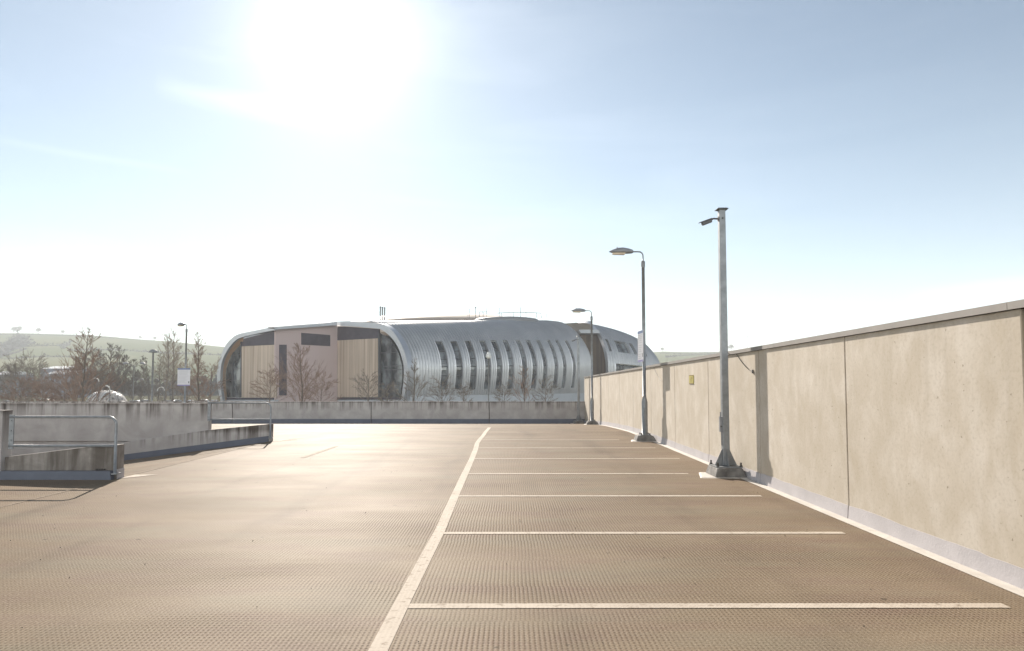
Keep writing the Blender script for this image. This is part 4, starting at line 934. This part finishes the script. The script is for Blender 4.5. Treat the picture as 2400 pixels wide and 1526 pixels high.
# single trees on the skyline
sk = None
for i, (px, s, lb) in enumerate([(29, 9.5, 'small bare skyline tree, leftmost of the touching pair'), (42, 10.5, 'small bare skyline tree, right one of the touching pair'), (88, 8.5, 'round bare tree alone on the hill crest'), (144, 6.5, 'sparse flat-topped tree on the crest left of the straight leader'), (326, 5.5, 'tiny pale tree on the crest above the dense clump'), (361, 6, 'tiny pale tree on the crest left of the tall bare trees'), (480, 4.5, 'tiny tree on the falling crest near the arched building'), (1553, 6.5, 'tiny round tree on the right hill beside the end of the curved building'), (1702, 8, 'faint bare tree on the right hill, just right of the mast'), (1714, 9, 'faint taller bare tree on the right hill, further right of the mast')]):
    x = (px - 1200) / 1600 * (YC - 12); L_ = (x, YC - 12, hill(x, YC - 12) - .3)
    if sk is None: sk = make_tree('hill_tree', L_, 9.0, 4.6, 301, lb, mats=('bark_dark', 'bark_dark'), style='round', nb=34, lev=2, kids=6, tw=.06, tr=.35, start=.34, group='trees on the hill crest'); sk.scale = (s / 9,) * 3
    else: dup(sk, L_, i * 1.3, lb, scale=s / 9)
# lattice mast on the right-hand hill
x = (1752 - 1200) / 1600 * 1140; z0_ = hill(x, 1140); H_ = zat(783, 1140) - z0_
t = thing('lattice_mast', (x, 1140, z0_), 'faint thin lattice mast on the skyline above the sunlit wall', 'mast')
mb = MB()
for a in range(3): mb.tube([(1.2 * math.cos(a * 2.09), 1.2 * math.sin(a * 2.09), 0), (.3 * math.cos(a * 2.09), .3 * math.sin(a * 2.09), H_)], .12, 4)
for k in range(10):
    f0, f1 = k / 10, (k + 1) / 10; r0, r1 = 1.2 - .9 * f0, 1.2 - .9 * f1
    for a in range(3): mb.tube([(r0 * math.cos(a * 2.09), r0 * math.sin(a * 2.09), H_ * f0), (r1 * math.cos(a * 2.09 + 2.09), r1 * math.sin(a * 2.09 + 2.09), H_ * f1)], .08, 3)
mb.obj('tower', 'galv_dull', t); mb = MB(); mb.tube([(.8, 0, H_ * .8), (.8, 0, H_ * .9)], .6, 8); mb.tube([(-.6, 0, H_ * .62), (-.6, 0, H_ * .7)], .5, 8); mb.obj('antenna', 'white_sign', t)

# ---------------------------------------------------------------- sheds, shelter, street lamps, cars
simple('shed_wall', (.13, .15, .19), .6, 0, .1, .1); simple('shed_roof', (.50, .51, .52), .5, 0, .06, .1); simple('shed_white', (.6, .6, .58), .6)
def shed(px0, px1, ytop, Y, label, deep=14, mw='shed_wall'):
    x0, x1 = xat(px0, Y), xat(px1, Y); zr = zat(ytop, Y); hh = zr - GZ; ze = hh - 1.2; t = thing('industrial_shed', ((x0 + x1) / 2, Y, GZ), label, 'shed', 'far industrial sheds'); w_ = (x1 - x0) / 2
    mb = MB(); mb.box(-w_, w_, 0, deep, 0, ze); mb.obj('wall', mw, t)
    mb = MB(); mb.hexa([(-w_ - .3, -.3, ze), (w_ + .3, -.3, ze), (w_ + .3, deep + .3, ze), (-w_ - .3, deep + .3, ze)], [(-w_ - .2, deep * .45, hh), (w_ + .2, deep * .45, hh), (w_ + .2, deep * .55, hh), (-w_ - .2, deep * .55, hh)]); mb.obj('roof', 'shed_roof', t)
    mb = MB(); mb.box(-w_ * .3, w_ * .1, -.08, 0, 0, min(4.5, ze * .6)); mb.obj('loading_door', 'louvre', t)
    return t
shed(-60, 17, 870, 250, 'long pale-roofed shed at the far left border')
shed(94, 152, 857, 280, 'pale-roofed blue shed between the rounded trees and the straight leader', 20)
shed(112, 172, 868, 240, 'lower blue-grey shed in front of the pale-roofed one', 10)
def street_lamp(px, top, Y, label, kind='hood', r_=.06):
    z1 = zat(top, Y); H = z1 - GZ; t = thing('street_lamp', (xat(px, Y), Y, GZ), label, 'street lamp', 'street lamps below the car park')
    mb = MB(); mb.tube([(0, 0, 0), (0, 0, 1.2), (0, 0, 1.3), (0, 0, H - .2)], [r_ * 1.8, r_ * 1.8, r_, r_ * .8], 10); mb.obj('pole', 'galv_dull', t, True)
    if kind == 'hood':
        mb = MB(); n = 12
        for s, z in [(.02, .06), (.2, .02), (.36, -.10), (.44, -.26), (.40, -.27)]:
            for j in range(n): a = 2 * math.pi * j / n; mb.v.append(Vector((s * math.cos(a), s * .8 * math.sin(a), H + z)))
        for i in range(4):
            for j in range(n): mb.f.append((i * n + j, i * n + (j + 1) % n, (i + 1) * n + (j + 1) % n, (i + 1) * n + j))
        mb.obj('lamp_head', 'galv_dull', t, True)
    elif kind == 'globe':
        mb = MB(); n = 12; S = [(.03, .02), (.08, .0), (.13, -.08), (.18, -.22), (.21, -.33), (.15, -.43), (.07, -.48)]
        for s, z in S:
            for j in range(n): a = 2 * math.pi * j / n; mb.v.append(Vector((s * math.cos(a), s * math.sin(a), H + z)))
        for i in range(len(S) - 1):
            for j in range(n): mb.f.append((i * n + j, i * n + (j + 1) % n, (i + 1) * n + (j + 1) % n, (i + 1) * n + j))
        mb.obj('lamp_head', 'shed_white', t, True)
    elif kind == 'twin':
        for s in (-1, 1):
            mb = MB(); mb.tube([(0, 0, H - .5), (s * .5, 0, H - .15), (s * 1.0, 0, H - .05)], .03, 5); mb.obj('arm', 'galv_dull', t)
            mb = MB(); mb.tube([(s * .9, 0, H - .0), (s * 1.1, 0, H + .08), (s * 1.5, 0, H + .02), (s * 1.7, 0, H - .08)], [.08, .18, .18, .05], 8); mb.obj('lamp_head', 'lamp_head', t, True)
    else:
        mb = MB(); mb.tube([(0, 0, H - .3)] + [(-.5 + .5 * math.cos(a), 0, H - .3 + .5 * math.sin(a)) for a in [k * math.pi / 8 for k in range(9)]], .07, 6); mb.obj('lamp_head', 'shed_white', t, True)
    return t
street_lamp(357, 820, 66, 'hooded street lamp on a stout pole left of the tall bare trees', 'hood', .10)
street_lamp(1145, 826, 52, 'street lamp with white bell-shaped head before the ribbed metal wall', 'globe', .055)
street_lamp(313, 852, 104, 'thin twin-headed street lamp before the dense clump', 'twin', .06)
street_lamp(349, 890, 118, 'lower twin-headed street lamp beside the hooded lamp', 'twin', .06)
street_lamp(232, 890, 84, 'crook-headed street lamp above the domed shelter', 'crook')
street_lamp(258, 908, 84, 'lower crook-headed street lamp over the shelter roof', 'crook')
street_lamp(386, 911, 96, 'short crook-headed lamp right of the hooded street lamp', 'crook')
# domed shelter: curved translucent sheets on hoops
n = N('shelter_sheet'); f = n.noise(2.0, 6, n.coord((1, 1, 1)), .7); n.col(n.ramp(f, [(0.38, (.16, .13, .11)), (0.5, (.45, .40, .36)), (.62, (.7, .62, .54))])); n.rough(.28); n.bump(n.noise(3, 5), .6, .1); M['sheet'] = n.m
simple('green_sheet', (.16, .21, .15), .35, 0, .25, 1.5)
def dome(px0, px1, top, Y, dep, label, m, hoops):
    x0, x1 = xat(px0, Y), xat(px1, Y); w_ = (x1 - x0) / 2; H = zat(top, Y) - GZ; t = thing('domed_shelter', ((x0 + x1) / 2, Y, GZ), label, 'shelter')
    mb = MB(); nu, nv_ = 24, 20
    for i in range(nu + 1):
        s = -1 + 2 * i / nu; k = (1 - abs(s) ** 3.4) ** .5 if abs(s) < 1 else 0
        for j in range(nv_ + 1):
            a = math.pi * j / nv_; mb.v.append(Vector((s * w_, dep * math.cos(a) * max(k, .02), H * (math.sin(a) ** .8) * max(k, .0) + .0)))
    for i in range(nu):
        for j in range(nv_): q = i * (nv_ + 1) + j; mb.f.append((q, q + 1, q + nv_ + 2, q + nv_ + 1))
    mb.obj('canopy', m, t, True)
    for h in range(hoops):
        s = -1 + 2 * (h + .5) / hoops; k = (1 - abs(s) ** 3.4) ** .5; mb = MB(); mb.tube([(s * w_, (dep + .05) * math.cos(a) * k, (H + .05) * (math.sin(a) ** .8) * k) for a in [math.pi * q / 16 for q in range(17)]], .07, 5); mb.obj('hoop', 'shed_white', t)
    return t
dome(206, 298, 917, 88, 3.0, 'long pale domed shelter with white hoops behind the stained parapet', 'sheet', 6)
dome(86, 126, 934, 90, 2.5, 'small green domed cover just above the parapet at left', 'green_sheet', 3)
# parked cars whose roofs show over the parapet
simple('car_glass', (.02, .025, .03), .08, 0, .1); simple('tyre', (.02, .02, .02), .8); simple('car_trim', (.05, .05, .05), .4); simple('tail', (.25, .02, .02), .3)
def car_paint(name, c): simple(name, c, .22, .25, .03)
def make_car(loc_, rz, paint, label):
    t = thing('parked_car', loc_, label, 'car', 'cars parked in the street-level car park', rz)
    def loft(rows, m, name, par=t):
        mb = MB(); k = len(rows[0])
        for r_ in rows: mb.v += [Vector(p) for p in r_]
        for i in range(len(rows) - 1):
            for j in range(k - 1): mb.f.append((i * k + j, i * k + j + 1, (i + 1) * k + j + 1, (i + 1) * k + j))
        return mb.obj(name, m, par, True)
    lo = [(-2.1, .30), (-2.12, .62), (-2.05, .85), (-1.2, .93), (-.95, .95), (1.55, .97), (2.0, .92), (2.1, .62), (2.08, .30)]
    rows = []
    for s, inz in ((-.86, 0), (-.88, 0), (-.80, .03), (0, .05), (.80, .03), (.88, 0), (.86, 0)):
        rows.append([(x * (1 - .03 * (abs(s) > .85)), s, z + (inz if z > .8 else 0)) for x, z in lo])
    mb = MB(); mb.hexa([(x, -.87, z) for x, z in lo], [(x, .87, z) for x, z in lo]); mb.v = [Vector((v.x, v.y, v.z)) for v in mb.v]
    bevel(mb.obj('body', paint, t), .06, 3)
    mb = MB(); cb = [(-1.15, .94), (1.75, .96), (1.35, 1.36), (.6, 1.46), (-.1, 1.46), (-.55, 1.38)]
    mb.hexa([(x, -.78 if z < 1 else -.62, z) for x, z in cb], [(x, .78 if z < 1 else .62, z) for x, z in cb]); bevel(mb.obj('cabin', 'car_glass', t), .03, 2)
    mb = MB(); mb.hexa([(-.6, -.64, 1.40), (1.38, -.64, 1.38), (1.38, .64, 1.38), (-.6, .64, 1.40)], [(-.35, -.56, 1.49), (1.1, -.56, 1.48), (1.1, .56, 1.48), (-.35, .56, 1.49)]); bevel(mb.obj('roof', paint, t), .03, 2)
    for sx in (-1.3, 1.3):
        for sy in (-1, 1):
            mb = MB(); mb.tube([(sx, sy * .70, .32), (sx, sy * .89, .32)], .32, 16); wl = mb.obj('wheel', 'tyre', t); mb = MB(); mb.tube([(sx, sy * .89, .32), (sx, sy * .90, .32)], .19, 12); mb.obj('rim', 'galv', wl)
    for sy in (-.6, .6):
        mb = MB(); mb.box(-2.14, -2.08, sy - .2, sy + .2, .62, .76); mb.obj('headlight', 'white_sign', t)
        mb = MB(); mb.box(2.03, 2.12, sy - .2, sy + .2, .68, .84); mb.obj('tail_light', 'tail', t)
    return t
cols_ = {'blue': (.03, .035, .07), 'white': (.65, .66, .67), 'silver': (.42, .43, .45), 'red': (.25, .03, .03), 'grey': (.12, .125, .13)}
for k, v in cols_.items(): car_paint('paint_' + k, v)
base = {}
for i, (px, c, rz, lb) in enumerate([(12, 'silver', 8, 'silver parked car roof peeping over the parapet at the far left'), (112, 'white', 90, 'white parked car beside the small green dome'), (312, 'silver', 12, 'silver parked car right of the domed shelter'), (336, 'white', 80, 'white parked car left of the hooded lamp pole'),
        (394, 'blue', 4, 'dark blue parked car right of the hooded lamp pole'), (414, 'white', 95, 'white parked car just left of the notice board pole'), (446, 'silver', 85, 'silver parked car right of the notice board pole'), (472, 'white', 10, 'white parked car under the thin-leader tree'), (500, 'silver', 90, 'silver glinting parked car close to the arched building')]):
    Y = 148 + (i * 5) % 9; L_ = (xat(px, Y), Y, GZ)
    if c not in base: base[c] = make_car(L_, R(rz), 'paint_' + c, lb)
    else: dup(base[c], L_, R(rz), lb)
# ---------------------------------------------------------------- air
b_ = MB(); b_.box(-3600, 3600, -120, 2400, GZ - 1, 112)
hz_ = bpy.data.materials.new('air'); hz_.use_nodes = True; t_ = hz_.node_tree; t_.nodes.clear()
pv = t_.nodes.new('ShaderNodeVolumePrincipled'); pv.inputs['Color'].default_value = (.93, .96, 1, 1); pv.inputs['Density'].default_value = 0.00055; pv.inputs['Anisotropy'].default_value = 0.0
oo = t_.nodes.new('ShaderNodeOutputMaterial'); t_.links.new(pv.outputs[0], oo.inputs['Volume'])
o = tag(b_.obj('haze', hz_), 'pale winter haze over the valley', 'haze', kind='stuff')
